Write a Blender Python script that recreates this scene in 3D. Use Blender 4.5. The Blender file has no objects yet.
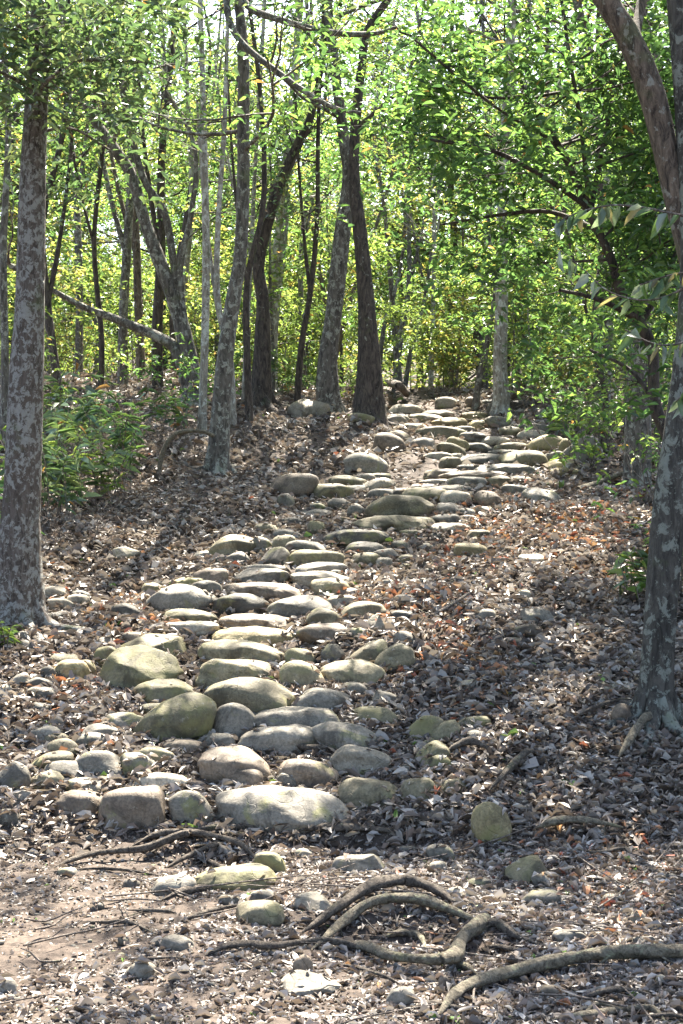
import bpy, math, random
import numpy as np
from mathutils import Vector, Matrix, noise as mnoise

# ---------------------------------------------------------------- camera, sky, sun, exposure
SC = bpy.context.scene
COL = SC.collection
F = 1407.0                      # focal length in pixels of a 683 x 1024 frame
CZ = 1.6
cam = bpy.data.cameras.new("camera")
cam.sensor_fit = 'VERTICAL'; cam.sensor_height = 24.0
cam.lens = F / 1024 * 24.0
cam.clip_start = 0.05; cam.clip_end = 3000
camo = bpy.data.objects.new("camera", cam); COL.objects.link(camo)
camo.location = (0, 0, CZ); camo.rotation_euler = (math.radians(90), 0, 0)
SC.camera = camo

SUN_AZ = math.radians(9)       # to the right of the view direction (+Y)
SUN_EL = math.radians(57)
SUN_DIR = Vector((math.sin(SUN_AZ)*math.cos(SUN_EL), math.cos(SUN_AZ)*math.cos(SUN_EL), math.sin(SUN_EL)))
world = bpy.data.worlds.new("World"); SC.world = world; world.use_nodes = True
wn = world.node_tree
bg = wn.nodes['Background']
sky = wn.nodes.new('ShaderNodeTexSky'); sky.sky_type = 'NISHITA'; sky.sun_disc = False
sky.sun_elevation = SUN_EL; sky.sun_rotation = SUN_AZ
sky.dust_density = 3.0; sky.air_density = 1.0
wn.links.new(sky.outputs[0], bg.inputs[0]); bg.inputs[1].default_value = 0.075
sun = bpy.data.lights.new("sun", 'SUN'); sun.energy = 5.0; sun.angle = math.radians(0.55)
sun.color = (1.0, 0.935, 0.82)
suno = bpy.data.objects.new("sun", sun); COL.objects.link(suno)
suno.rotation_euler = SUN_DIR.to_track_quat('Z', 'Y').to_euler()
suno.location = (0, 0, 30)
SC.view_settings.view_transform = 'Standard'; SC.view_settings.look = 'None'
SC.view_settings.exposure = 3.08; SC.view_settings.gamma = 1.0
SC.render.engine = 'CYCLES'
SC.cycles.max_bounces = 7; SC.cycles.diffuse_bounces = 4; SC.cycles.glossy_bounces = 2
SC.cycles.transmission_bounces = 5; SC.cycles.transparent_max_bounces = 4
SC.cycles.caustics_reflective = False; SC.cycles.caustics_refractive = False
SC.cycles.use_denoising = True

rng = np.random.default_rng(7)
random.seed(7)
U = lambda a, b: float(rng.uniform(a, b))

# ---------------------------------------------------------------- terrain function
PY = np.array([-400, -20, 3.0, 6.35, 6.62, 9.0, 10.6, 13.0, 17.0, 20.0, 23.0, 27.0, 40.0, 80., 200., 900.])
PZ = np.array([-6., -.3, 0.0, 0.05, 0.135, 0.78, 1.09, 1.6, 2.47, 3.08, 3.55, 3.75, 4.5, 10.5, 20.0, 40.])
DIPS = []                       # (x, y, sx, sy, dz)
def path_x(y):
    return np.interp(y, [0, 5, 6.7, 8, 9.2, 10.6, 12, 13, 14.5, 16, 17.5, 20, 24], [0, -.3, -.62, -.75, -.62, -.4, .1, .45, .9, 1.65, 1.8, 1.1, .9])
def h0(x, y):
    x = np.asarray(x, float); y = np.asarray(y, float)
    ys = sum(np.interp(y + o, PY, PZ) for o in (-.3, -.1, .1, .3)) * .25
    near = np.clip((y - 6.0) / .5, 0, 1)
    ys = np.where((y > 5.9) & (y < 7.1), np.interp(y, PY, PZ), ys)
    d = x - path_x(y)
    bank = 0.16 * np.clip((-d - 1.1) / 1.6, 0, 1.6) * near + 0.10 * np.clip((d - 1.0) / 1.5, 0, 2.0) * near
    und = .035*np.sin(x*1.9 + y*.8) + .03*np.sin(x*3.3 - y*2.1 + 1) + .02*np.sin(x*5.1 + y*4.3)
    amp = np.clip((y - 5.5) / 3, .35, 1)
    return ys + bank + und * amp
def h(x, y):
    z = h0(x, y)
    for (a, b, sx, sy, dz) in DIPS:
        z = z + dz * np.exp(-(((x-a)/sx)**2 + ((y-b)/sy)**2))
    return z
_YS = np.arange(2.5, 60, .02)
def hit(px, py, fn=None):
    fn = fn or h
    xs = (px - 341.5) / F * _YS; zs = CZ + (512 - py) / F * _YS
    g = fn(xs, _YS) - zs
    i = int(np.argmax(g >= 0))
    if g[i] < 0:
        yy = 23.5; return Vector(((px-341.5)/F*yy, yy, float(fn((px-341.5)/F*yy, yy))))
    if i > 0:
        t = g[i-1] / (g[i-1] - g[i]) if g[i] != g[i-1] else 0
        y = _YS[i-1] + .02 * t
    else: y = _YS[0]
    return Vector(((px-341.5)/F*y, y, float(fn((px-341.5)/F*y, y))))
def at(px, py, d):
    return Vector(((px-341.5)/F*d, d, CZ + (512-py)/F*d))
for (px, py, sx, sy, dz) in [(378, 842, .22, .07, -.09), (372, 928, .30, .12, -.09), (480, 945, .16, .10, -.07), (520, 770, .16, .12, -.09),
                             (310, 842, .2, .06, -.05), (215, 862, .2, .08, -.05), (640, 760, .2, .15, -.05), (40, 850, .5, .5, -.03)]:
    p = hit(px, py, h0); DIPS.append((p.x, p.y, sx, sy, dz))

# ---------------------------------------------------------------- material helpers
def new_mat(name):
    m = bpy.data.materials.new(name); m.use_nodes = True
    nt = m.node_tree; b = nt.nodes['Principled BSDF']
    return m, nt, b
def N(nt, t, **kw):
    n = nt.nodes.new(t)
    for k, v in kw.items():
        if hasattr(n, k): setattr(n, k, v)
    return n
def noise(nt, vec, scale, detail=5, rough=.55, dist=0):
    n = N(nt, 'ShaderNodeTexNoise'); n.inputs['Scale'].default_value = scale
    n.inputs['Detail'].default_value = detail; n.inputs['Roughness'].default_value = rough
    n.inputs['Distortion'].default_value = dist
    if vec is not None: nt.links.new(vec, n.inputs['Vector'])
    return n.outputs[0]
def ramp(nt, fac, stops):
    r = N(nt, 'ShaderNodeValToRGB'); el = r.color_ramp.elements
    while len(el) < len(stops): el.new(.5)
    for e, (p, c) in zip(el, stops):
        e.position = p; e.color = (*c, 1) if len(c) == 3 else c
    nt.links.new(fac, r.inputs[0]); return r.outputs[0]
def mix(nt, fac, a, b, mode='MIX'):
    m = N(nt, 'ShaderNodeMix'); m.data_type = 'RGBA'; m.blend_type = mode
    for s, v in ((m.inputs['Factor'], fac), (m.inputs[6], a), (m.inputs[7], b)):
        if hasattr(v, 'is_linked'): nt.links.new(v, s)
        elif isinstance(v, (int, float)): s.default_value = v
        else: s.default_value = (*v, 1)
    return m.outputs[2]
def bump(nt, b, height, strength, dist=.01):
    n = N(nt, 'ShaderNodeBump'); n.inputs['Strength'].default_value = strength; n.inputs['Distance'].default_value = dist
    nt.links.new(height, n.inputs['Height']); nt.links.new(n.outputs[0], b.inputs['Normal'])
G = lambda v: (v, v, v)

def leaf_material(name, trans, rough=.45, spec=.5, tcol=(1.0, 1.0, .55)):
    m, nt, b = new_mat(name)
    a = N(nt, 'ShaderNodeAttribute'); a.attribute_name = 'leaf_col'
    nt.links.new(a.outputs['Color'], b.inputs['Base Color'])
    b.inputs['Roughness'].default_value = rough
    b.inputs['Specular IOR Level'].default_value = spec
    tr = N(nt, 'ShaderNodeBsdfTranslucent')
    c = mix(nt, 1.0, a.outputs['Color'], tcol, 'MULTIPLY')
    g = N(nt, 'ShaderNodeGamma'); g.inputs[1].default_value = .72
    nt.links.new(c, g.inputs[0]); nt.links.new(g.outputs[0], tr.inputs[0])
    ms = N(nt, 'ShaderNodeMixShader'); ms.inputs[0].default_value = trans
    nt.links.new(b.outputs[0], ms.inputs[1]); nt.links.new(tr.outputs[0], ms.inputs[2])
    nt.links.new(ms.outputs[0], nt.nodes['Material Output'].inputs[0])
    return m
MAT = {}
MAT['leaf'] = leaf_material('green_leaves', .55, .4, .7)
MAT['thick'] = leaf_material('leathery_green_leaves', .3, .35, .8)
MAT['dry'] = leaf_material('dry_leaves', .12, .5, .45, (1, .9, .7))

def bark(name, dark, light, lichen_amt, lichen_col=(.42, .42, .36), red=None, scale=1.0, zs=.28):
    m, nt, b = new_mat(name)
    tc = N(nt, 'ShaderNodeTexCoord').outputs['Object']
    mp = N(nt, 'ShaderNodeMapping'); mp.inputs['Scale'].default_value = (1, 1, 1) if 'root' in name else (1, 1, zs); nt.links.new(tc, mp.inputs[0])
    n1 = noise(nt, mp.outputs[0], 26*scale, 8, .72, .8)
    col = ramp(nt, n1, [(.38, dark), (.62, light)])
    if red is not None:
        n4 = noise(nt, tc, 2.3, 3); col = mix(nt, ramp(nt, n4, [(.45, G(0)), (.6, G(.8))]), col, red)
    mp2 = N(nt, 'ShaderNodeMapping'); mp2.inputs['Scale'].default_value = (1, 1, .8); nt.links.new(tc, mp2.inputs[0])
    n2 = noise(nt, mp2.outputs[0], 18*scale, 8, .72, .4)
    n3 = noise(nt, tc, 1.7, 3)
    ad = N(nt, 'ShaderNodeMath', operation='ADD'); nt.links.new(n2, ad.inputs[0])
    ml = N(nt, 'ShaderNodeMath', operation='MULTIPLY'); nt.links.new(n3, ml.inputs[0]); ml.inputs[1].default_value = .35
    nt.links.new(ml.outputs[0], ad.inputs[1])
    t = .93 - lichen_amt * .17
    msk = ramp(nt, ad.outputs[0], [(t - .015, G(0)), (t + .03, G(1))])
    lc = mix(nt, noise(nt, tc, 40, 4), lichen_col, tuple(c*.6 for c in lichen_col))
    col = mix(nt, msk, col, lc)
    moss = ramp(nt, noise(nt, tc, 4.1, 4), [(.6, G(0)), (.72, G(.5))])
    col = mix(nt, moss, col, (.09, .11, .04))
    nt.links.new(col, b.inputs['Base Color']); b.inputs['Roughness'].default_value = .88
    b.inputs['Specular IOR Level'].default_value = .25
    hh = mix(nt, .5, n1, n2)
    bump(nt, b, hh, 1.0, .03)
    return m
MAT['bark_brown'] = bark('brown_lichen_bark', (.035, .027, .022), (.16, .135, .115), 1.4, (.30, .29, .26), red=(.085, .066, .052), scale=1.5)
MAT['bark_grey'] = bark('grey_lichen_bark', (.04, .035, .03), (.16, .142, .12), 1.25, (.33, .33, .28))
MAT['bark_pale'] = bark('pale_lichen_bark', (.12, .105, .085), (.33, .30, .25), 1.3, (.55, .55, .49))
MAT['bark_dark'] = bark('dark_bark', (.022, .018, .016), (.10, .08, .065), .7, (.25, .25, .21))
MAT['bark_warm'] = bark('warm_flaky_bark', (.025, .019, .015), (.17, .132, .098), .95, (.26, .25, .21), scale=1.0)
MAT['bark_green'] = bark('grey_green_bark', (.022, .02, .017), (.085, .078, .066), 1.3, (.21, .22, .185), scale=.85)
MAT['root'] = bark('root_bark', (.03, .023, .018), (.14, .115, .09), .7, (.2, .19, .13), scale=2)
MAT['root_pale'] = bark('pale_root_bark', (.055, .045, .032), (.21, .18, .13), 1.0, (.26, .25, .16), scale=2)
MAT['twig'] = bark('twig_bark', (.05, .04, .032), (.22, .18, .15), .8, scale=2)

def stone_mat(name, c1, c2, moss, mosscol=(.115, .115, .045)):
    m, nt, b = new_mat(name)
    tc0 = N(nt, 'ShaderNodeTexCoord').outputs['Object']
    oi = N(nt, 'ShaderNodeObjectInfo')
    vm = N(nt, 'ShaderNodeVectorMath', operation='MULTIPLY_ADD')
    nt.links.new(oi.outputs['Random'], vm.inputs[0]); vm.inputs[1].default_value = (37, 51, 23); nt.links.new(tc0, vm.inputs[2])
    tc = vm.outputs[0]
    n1 = noise(nt, tc, 5, 6, .6, .4)
    col = ramp(nt, n1, [(.32, c1), (.68, c2)])
    n2 = noise(nt, tc, 70, 5, .7)
    col = mix(nt, .8, col, ramp(nt, n2, [(.32, G(.45)), (.62, G(1.25))]), 'MULTIPLY')
    br = N(nt, 'ShaderNodeHueSaturation')
    mr = N(nt, 'ShaderNodeMapRange'); mr.inputs[3].default_value = .8; mr.inputs[4].default_value = 1.3
    nt.links.new(oi.outputs['Random'], mr.inputs[0]); nt.links.new(mr.outputs[0], br.inputs['Value'])
    nt.links.new(col, br.inputs['Color']); col = br.outputs[0]
    n3 = noise(nt, tc, 7, 7, .65, .8)
    n4 = noise(nt, tc, 2.2, 2)
    av = N(nt, 'ShaderNodeMath', operation='MULTIPLY_ADD'); nt.links.new(n4, av.inputs[0]); av.inputs[1].default_value = .6; nt.links.new(n3, av.inputs[2])
    t = 1.06 - moss * .22
    mk = ramp(nt, av.outputs[0], [(max(.02, t - .12), G(0)), (min(1, t + .1), G(.9))])
    mcol = mix(nt, noise(nt, tc, 26, 4), mosscol, (.20, .18, .075))
    col = mix(nt, mk, col, mcol)
    # pale lichen freckles and dark stains
    fr = ramp(nt, noise(nt, tc, 19, 5, .7), [(.61, G(0)), (.67, G(.4))])
    col = mix(nt, fr, col, (.30, .275, .21))
    st = ramp(nt, noise(nt, tc, 3.4, 5, .7, 1.), [(.52, G(0)), (.62, G(.75))])
    col = mix(nt, st, col, tuple(v*.45 for v in c1))
    nt.links.new(col, b.inputs['Base Color'])
    b.inputs['Roughness'].default_value = .72; b.inputs['Specular IOR Level'].default_value = .35
    cr = N(nt, 'ShaderNodeTexVoronoi', feature='DISTANCE_TO_EDGE'); cr.inputs['Scale'].default_value = 3.1
    wv = N(nt, 'ShaderNodeVectorMath', operation='MULTIPLY_ADD'); nn = N(nt, 'ShaderNodeTexNoise'); nn.inputs['Scale'].default_value = 5
    nt.links.new(tc, nn.inputs['Vector']); nt.links.new(nn.outputs['Color'], wv.inputs[0]); wv.inputs[1].default_value = (.5, .5, .5); nt.links.new(tc, wv.inputs[2])
    nt.links.new(wv.outputs[0], cr.inputs['Vector'])
    ck = ramp(nt, cr.outputs[0], [(0, G(0)), (.012, G(1))])
    hgt = mix(nt, .5, n2, n1)
    hgt = mix(nt, .22, hgt, ck)
    bump(nt, b, hgt, .75, .012)
    return m
STM = {
 'g': (stone_mat('grey_stone', (.085, .074, .056), (.185, .163, .128), .3), 'grey'),
 'b': (stone_mat('brown_stone', (.085, .062, .042), (.19, .148, .105), .25), 'brown'),
 'o': (stone_mat('olive_stone', (.09, .074, .042), (.19, .16, .098), .6), 'olive'),
 'm': (stone_mat('mossy_stone', (.075, .062, .034), (.15, .128, .075), .98, (.082, .078, .028)), 'mossy green'),
 'p': (stone_mat('pale_stone', (.17, .145, .105), (.30, .26, .195), .25), 'pale'),
 'y': (stone_mat('yellow_stone', (.16, .125, .06), (.28, .23, .12), .5, (.12, .11, .035)), 'yellowish'),
 'd': (stone_mat('dark_stone', (.045, .039, .03), (.115, .10, .076), .5), 'dark'),
}
# ground
gm, nt, b = new_mat('forest_soil')
tc = N(nt, 'ShaderNodeTexCoord').outputs['Object']
n1 = noise(nt, tc, 1.1, 6, .6, .3); n2 = noise(nt, tc, 38, 8, .75); n3 = noise(nt, tc, 9, 6, .7, .5)
c = ramp(nt, n1, [(.3, (.052, .040, .032)), (.7, (.105, .08, .063))])
c = mix(nt, .85, c, ramp(nt, n2, [(.35, G(.3)), (.65, G(1.35))]), 'MULTIPLY')
c = mix(nt, ramp(nt, n3, [(.52, G(0)), (.62, G(.5))]), c, (.045, .034, .027))
nt.links.new(c, b.inputs['Base Color']); b.inputs['Roughness'].default_value = .92
b.inputs['Specular IOR Level'].default_value = .2
bump(nt, b, mix(nt, .55, n2, n3), 1.0, .02)

# ---------------------------------------------------------------- mesh helpers
def tag(o, label=None, cat=None, group=None, kind=None):
    if label: o['label'] = label
    if cat: o['category'] = cat
    if group: o['group'] = group
    if kind: o['kind'] = kind
    return o
def empty(name, loc, **kw):
    o = bpy.data.objects.new(name, None); COL.objects.link(o); o.location = loc; o.empty_display_size = .2
    return tag(o, **kw)
def np_mesh(name, V, loops, starts, totals, mat, smooth=True):
    me = bpy.data.meshes.new(name)
    me.vertices.add(len(V)); me.vertices.foreach_set('co', np.ascontiguousarray(V, dtype=np.float32).ravel())
    me.loops.add(len(loops)); me.loops.foreach_set('vertex_index', np.ascontiguousarray(loops, dtype=np.int32))
    me.polygons.add(len(starts)); me.polygons.foreach_set('loop_start', np.ascontiguousarray(starts, dtype=np.int32))
    me.polygons.foreach_set('loop_total', np.ascontiguousarray(totals, dtype=np.int32))
    me.polygons.foreach_set('use_smooth', np.full(len(starts), smooth))
    me.materials.append(mat)
    me.update(calc_edges=True)
    return me
def link(name, me, parent=None, loc=None):
    o = bpy.data.objects.new(name, me); COL.objects.link(o)
    if parent is not None: o.parent = parent
    if loc is not None: o.location = loc
    return o

class Tubes:
    """collects tapered, bark-rough tubes into one mesh"""
    def __init__(s): s.V = []; s.Fq = []; s.n = 0
    def add(s, pts, rad, sides=8, rough=.08, samples=None, cap=True, flare=0):
        P = np.array([tuple(p) for p in pts], float); R = np.array(rad, float)
        k = len(P)
        m = samples or max(4, (k-1)*5)
        t = np.linspace(0, k-1, m+1)
        i = np.clip(t.astype(int), 0, k-2); f = t - i
        Pe = np.vstack([2*P[0]-P[1], P, 2*P[-1]-P[-2]])
        p0, p1, p2, p3 = Pe[i], Pe[i+1], Pe[i+2], Pe[i+3]; f_ = f[:, None]
        C = .5*((2*p1) + (-p0+p2)*f_ + (2*p0-5*p1+4*p2-p3)*f_**2 + (-p0+3*p1-3*p2+p3)*f_**3)
        Rr = R[i]*(1-f) + R[i+1]*f
        T = np.gradient(C, axis=0); T /= np.linalg.norm(T, axis=1)[:, None] + 1e-9
        ref = np.array([1., 0.13, 0.02]) if abs(T[0, 0]) < .8 else np.array([0., 1, 0.1])
        A = np.cross(T, ref); A /= np.linalg.norm(A, axis=1)[:, None] + 1e-9
        B = np.cross(T, A)
        ang = np.linspace(0, 2*np.pi, sides, endpoint=False)
        L = np.arange(len(C))
        ph = rng.uniform(0, 6.3, 6)
        RR = np.ones((len(C), sides))
        if rough:
            w = L[:, None]/len(C)*6.0
            RR += rough*(.7*np.sin(2*ang[None]+ph[0]+w*1.1) + .6*np.sin(3*ang[None]+ph[1]-w*.9) + .35*np.sin(5*ang[None]+ph[3]+w*.7) + .6*np.sin(w*2.7+ph[2])
                         + .4*np.sin(w*5.9+ph[5]) + .22*rng.normal(size=(len(C), sides)))
        if flare:
            fl = np.exp(-L/len(C)*flare[1]); lob = .5+.5*np.sin(ang[None]*flare[2]+ph[4]); RR *= 1+flare[0]*fl[:, None]*(.35+lob)
        ring = C[:, None, :] + (Rr[:, None]*RR)[..., None]*(np.cos(ang)[None, :, None]*A[:, None, :] + np.sin(ang)[None, :, None]*B[:, None, :])
        base = s.n; s.V.append(ring.reshape(-1, 3)); nr = len(C)
        a = base + (np.arange(nr-1)[:, None]*sides + np.arange(sides)[None]).ravel()
        b_ = base + (np.arange(nr-1)[:, None]*sides + (np.arange(sides)[None]+1) % sides).ravel()
        s.Fq.append(np.stack([a, b_, b_+sides, a+sides], 1)); s.n += nr*sides
        if cap:
            for row, c0 in ((0, C[0]), (nr-1, C[-1])):
                s.V.append(c0[None]); ci = s.n; s.n += 1
                idx = base + row*sides + np.arange(sides); nx = base + row*sides + (np.arange(sides)+1) % sides
                q = np.stack([idx, nx, np.full(sides, ci), np.full(sides, ci)], 1)
                s.Fq.append(q)
        return C
    def build(s, name, mat, parent=None, origin=(0, 0, 0)):
        V = np.vstack(s.V) - np.array(tuple(origin)); Q = np.vstack(s.Fq)
        tri = Q[:, 2] == Q[:, 3]
        tot = np.where(tri, 3, 4); st = np.concatenate([[0], np.cumsum(tot)[:-1]])
        mask = np.ones(Q.shape, bool); mask[tri, 3] = False
        return link(name, np_mesh(name, V, Q[mask], st, tot, mat), parent)

def leaf_arrays(P, D, Nn, L, W, fold=.25, curl=.2):
    """P centre base points (n,3), D directions, Nn normals, L lengths, W widths -> (n,6,3)"""
    D = D/np.linalg.norm(D, axis=1)[:, None]
    S = np.cross(D, Nn); S /= np.linalg.norm(S, axis=1)[:, None]+1e-9
    Nn = np.cross(S, D)
    L = L[:, None]; W = W[:, None]
    fo = np.asarray(fold).reshape(-1, 1)*W; cu = np.asarray(curl).reshape(-1, 1)*L
    V = np.empty((len(P), 6, 3))
    V[:, 0] = P
    V[:, 1] = P + D*L*.30 + S*W*.46 + Nn*(fo + cu*.3)
    V[:, 2] = P + D*L*.68 + S*W*.29 + Nn*(fo - cu*.1)
    V[:, 3] = P + D*L - Nn*cu*.8
    V[:, 4] = P + D*L*.68 - S*W*.29 + Nn*(fo - cu*.1)
    V[:, 5] = P + D*L*.30 - S*W*.46 + Nn*(fo + cu*.3)
    return V
def leaf_mesh(name, V, colors, mat, smooth=False):
    n = len(V)
    base = np.arange(n)[:, None]*6
    loops = (base + np.array([0, 3, 2, 1, 0, 5, 4, 3])[None]).ravel()
    starts = np.arange(n*2)*4; tot = np.full(n*2, 4)
    me = np_mesh(name, V.reshape(-1, 3), loops, starts, tot, mat, smooth)
    at_ = me.attributes.new('leaf_col', 'FLOAT_COLOR', 'POINT')
    c = np.ones((n, 6, 4), np.float32); c[:, :, :3] = np.clip(colors, 0, 1)[:, None, :]
    at_.data.foreach_set('color', c.ravel())
    return me

SPOTS = []      # sunlit patches: (ground point, radius) -- the canopy is thin where the sun reaches them
def gap_filter(P):
    keep = np.ones(len(P), bool); s = np.array(SUN_DIR)
    for g, r in SPOTS:
        v = P - np.array(tuple(g)); t = v @ s
        dd = np.linalg.norm(v - t[:, None]*s, axis=1)
        ang = np.arctan2(v[:, 1], v[:, 0])
        keep &= ~((dd < .06+r*(1.0+.35*np.sin(P[:, 0]*7+P[:, 2]*5)+.0*ang)) & (t > 0) & (rng.random(len(P)) < .93))
    return keep

GREENS = {
 'mid':   [(.05, .12, .024), (.075, .16, .03), (.032, .082, .024), (.12, .20, .035), (.045, .10, .035)],
 'dark':  [(.026, .07, .02), (.04, .10, .026), (.06, .14, .03), (.10, .19, .035)],
 'yellow':[(.17, .23, .04), (.22, .27, .05), (.09, .15, .035), (.30, .25, .06), (.07, .12, .04)],
 'gray':  [(.06, .12, .045), (.09, .155, .055), (.04, .085, .035), (.13, .18, .07), (.05, .10, .03)],
 'bright_green':   [(.11, .19, .03), (.15, .24, .04), (.19, .27, .045), (.07, .12, .03), (.05, .09, .03)],  # light green mix with a few darker leaves
}
def green_cols(n, pal, dead=.02):
    C = np.array(GREENS[pal]); c = C[rng.integers(0, len(C), n)]*rng.uniform(.75, 1.25, (n, 1))
    d = rng.random(n) < dead
    c[d] = np.array((.30, .15, .04))*rng.uniform(.6, 1.3, (d.sum(), 1))
    return c
def foliage(tips, per, spread, size, pal, flat=.6, gaps=True, dead=.02, droop=.25, shrinkz=.55, clump=True):
    T = np.array([tuple(t) for t in tips], float); n = len(T)*per
    # leaves sit in small sprays round each twig end
    sub = T[rng.integers(0, len(T), n//7+1)] + rng.normal(size=(n//7+1, 3))*spread*np.array([1, 1, shrinkz])
    si = rng.integers(0, len(sub), n); tint = rng.uniform(.6, 1.3, len(sub))[si]
    P = sub[si] + rng.normal(size=(n, 3))*spread*.20
    if gaps:
        kf = gap_filter(P); P = P[kf]; tint = tint[kf]
    n = len(P)
    a = rng.uniform(0, 2*np.pi, n)
    D = np.stack([np.cos(a), np.sin(a), rng.normal(-droop, .35, n)], 1)
    Nn = np.stack([rng.normal(0, flat, n), rng.normal(0, flat, n), np.ones(n)], 1)
    L = size*rng.uniform(.6, 1.25, n); W = L*rng.uniform(.32, .48, n)
    # clump-wise tint
    cols = green_cols(n, pal, dead)*tint[:, None]
    return leaf_arrays(P, D, Nn, L, W, rng.uniform(.05, .3, n), rng.uniform(0, .25, n)), cols

def grow(tb, start, direction, length, r, level, tips, up=.15, wander=.25, sides=5, kids=3):
    d = Vector(direction).normalized(); p = Vector(start); pts = [p.copy()]; n = 4
    for i in range(n):
        d = (d + Vector((U(-wander, wander), U(-wander, wander), U(-wander, wander)+up*.4))).normalized()
        p = p + d*length/n; pts.append(p.copy())
    tb.add(pts, [r*(1-.62*i/n) for i in range(n+1)], sides=sides, rough=.06, samples=6, cap=False)
    tips.append(pts[-1]); 
    if level <= 1: tips.append(pts[2])
    if level > 0:
        for k in range(kids):
            i = random.choice([1, 2, 3, 3, 4]); q = pts[i]
            ax = Vector((U(-1, 1), U(-1, 1), U(-.6, .8))).normalized()
            nd = (d + ax*U(.7, 1.2)).normalized()
            grow(tb, q, nd, length*U(.45, .7), r*.5, level-1, tips, up, wander, max(3, sides-1), kids)

# ---------------------------------------------------------------- ground
def spaced(fine0, fine1, step, far0, far1, k=1.22):
    a = list(np.arange(fine0, fine1+1e-6, step)); s = step; v = a[-1]
    while v < far1: s *= k; v += s; a.append(min(v, far1))
    s = step; v = a[0]; pre = []
    while v > far0: s *= k; v -= s; pre.append(max(v, far0))
    return np.array(pre[::-1] + a)
gx = spaced(-4.0, 4.0, .045, -800, 800); gy = spaced(3.0, 14.0, .04, -300, 900, 1.07)
X, Y = np.meshgrid(gx, gy)
Z = h(X, Y)
fine = np.exp(-((X/6)**2))*np.clip((26-Y)/8, 0, 1)*(Y > 2)
Z = Z + fine*(.006*np.sin(X*23+Y*9)*np.sin(Y*31-X*5) + .004*rng.normal(size=X.shape))
V = np.stack([X, Y, Z], -1).reshape(-1, 3); nx, ny = len(gx), len(gy)
ii = (np.arange(ny-1)[:, None]*nx + np.arange(nx-1)[None]).ravel()
loops = np.stack([ii, ii+1, ii+1+nx, ii+nx], 1).ravel()
gme = np_mesh('ground', V, loops, np.arange(len(ii))*4, np.full(len(ii), 4), gm)
ground = tag(link('ground', gme), 'brown forest soil rising into a hillside', 'ground', kind='structure')

for px, py, r in [(450, 415, .55), (470, 440, .5), (420, 475, .45), (520, 470, .4), (400, 455, .3), (480, 530, .35), (540, 560, .3), (600, 520, .35), (500, 590, .25),
                  (150, 600, .28), (200, 590, .16), (70, 600, .14), (60, 845, .28), (120, 860, .16), (650, 875, .25), (610, 930, .12), (300, 1005, .2), (265, 640, .12),
                  (500, 740, .12), (270, 800, .12), (300, 690, .18), (230, 720, .12), (370, 590, .18), (340, 500, .2), (120, 480, .25), (430, 640, .2), (580, 640, .2),
                  (330, 880, .15), (440, 880, .15), (560, 810, .1), (20, 700, .15), (250, 560, .2), (90, 760, .12), (420, 1000, .12), (505, 905, .1)]:
    SPOTS.append((hit(px, py), r*(1.5 if py < 500 else 1.15)))
for i in range(110):            # further small openings in the canopy
    yy = math.sqrt(U(5.3**2, 19**2)); xx = U(-.25, .25)*yy
    SPOTS.append((Vector((xx, yy, float(h(xx, yy)))), U(.07, .26)))

# ---------------------------------------------------------------- stones
VIEW = {'A': (0, 520, 2.97), 'B': (200, 520, 2.97), 'C': (410, 520, 2.5), 'D': (280, 380, 2.009), 'E': (0, 820, 1.997), 'F': (341, 820, 1.997)}
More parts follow.
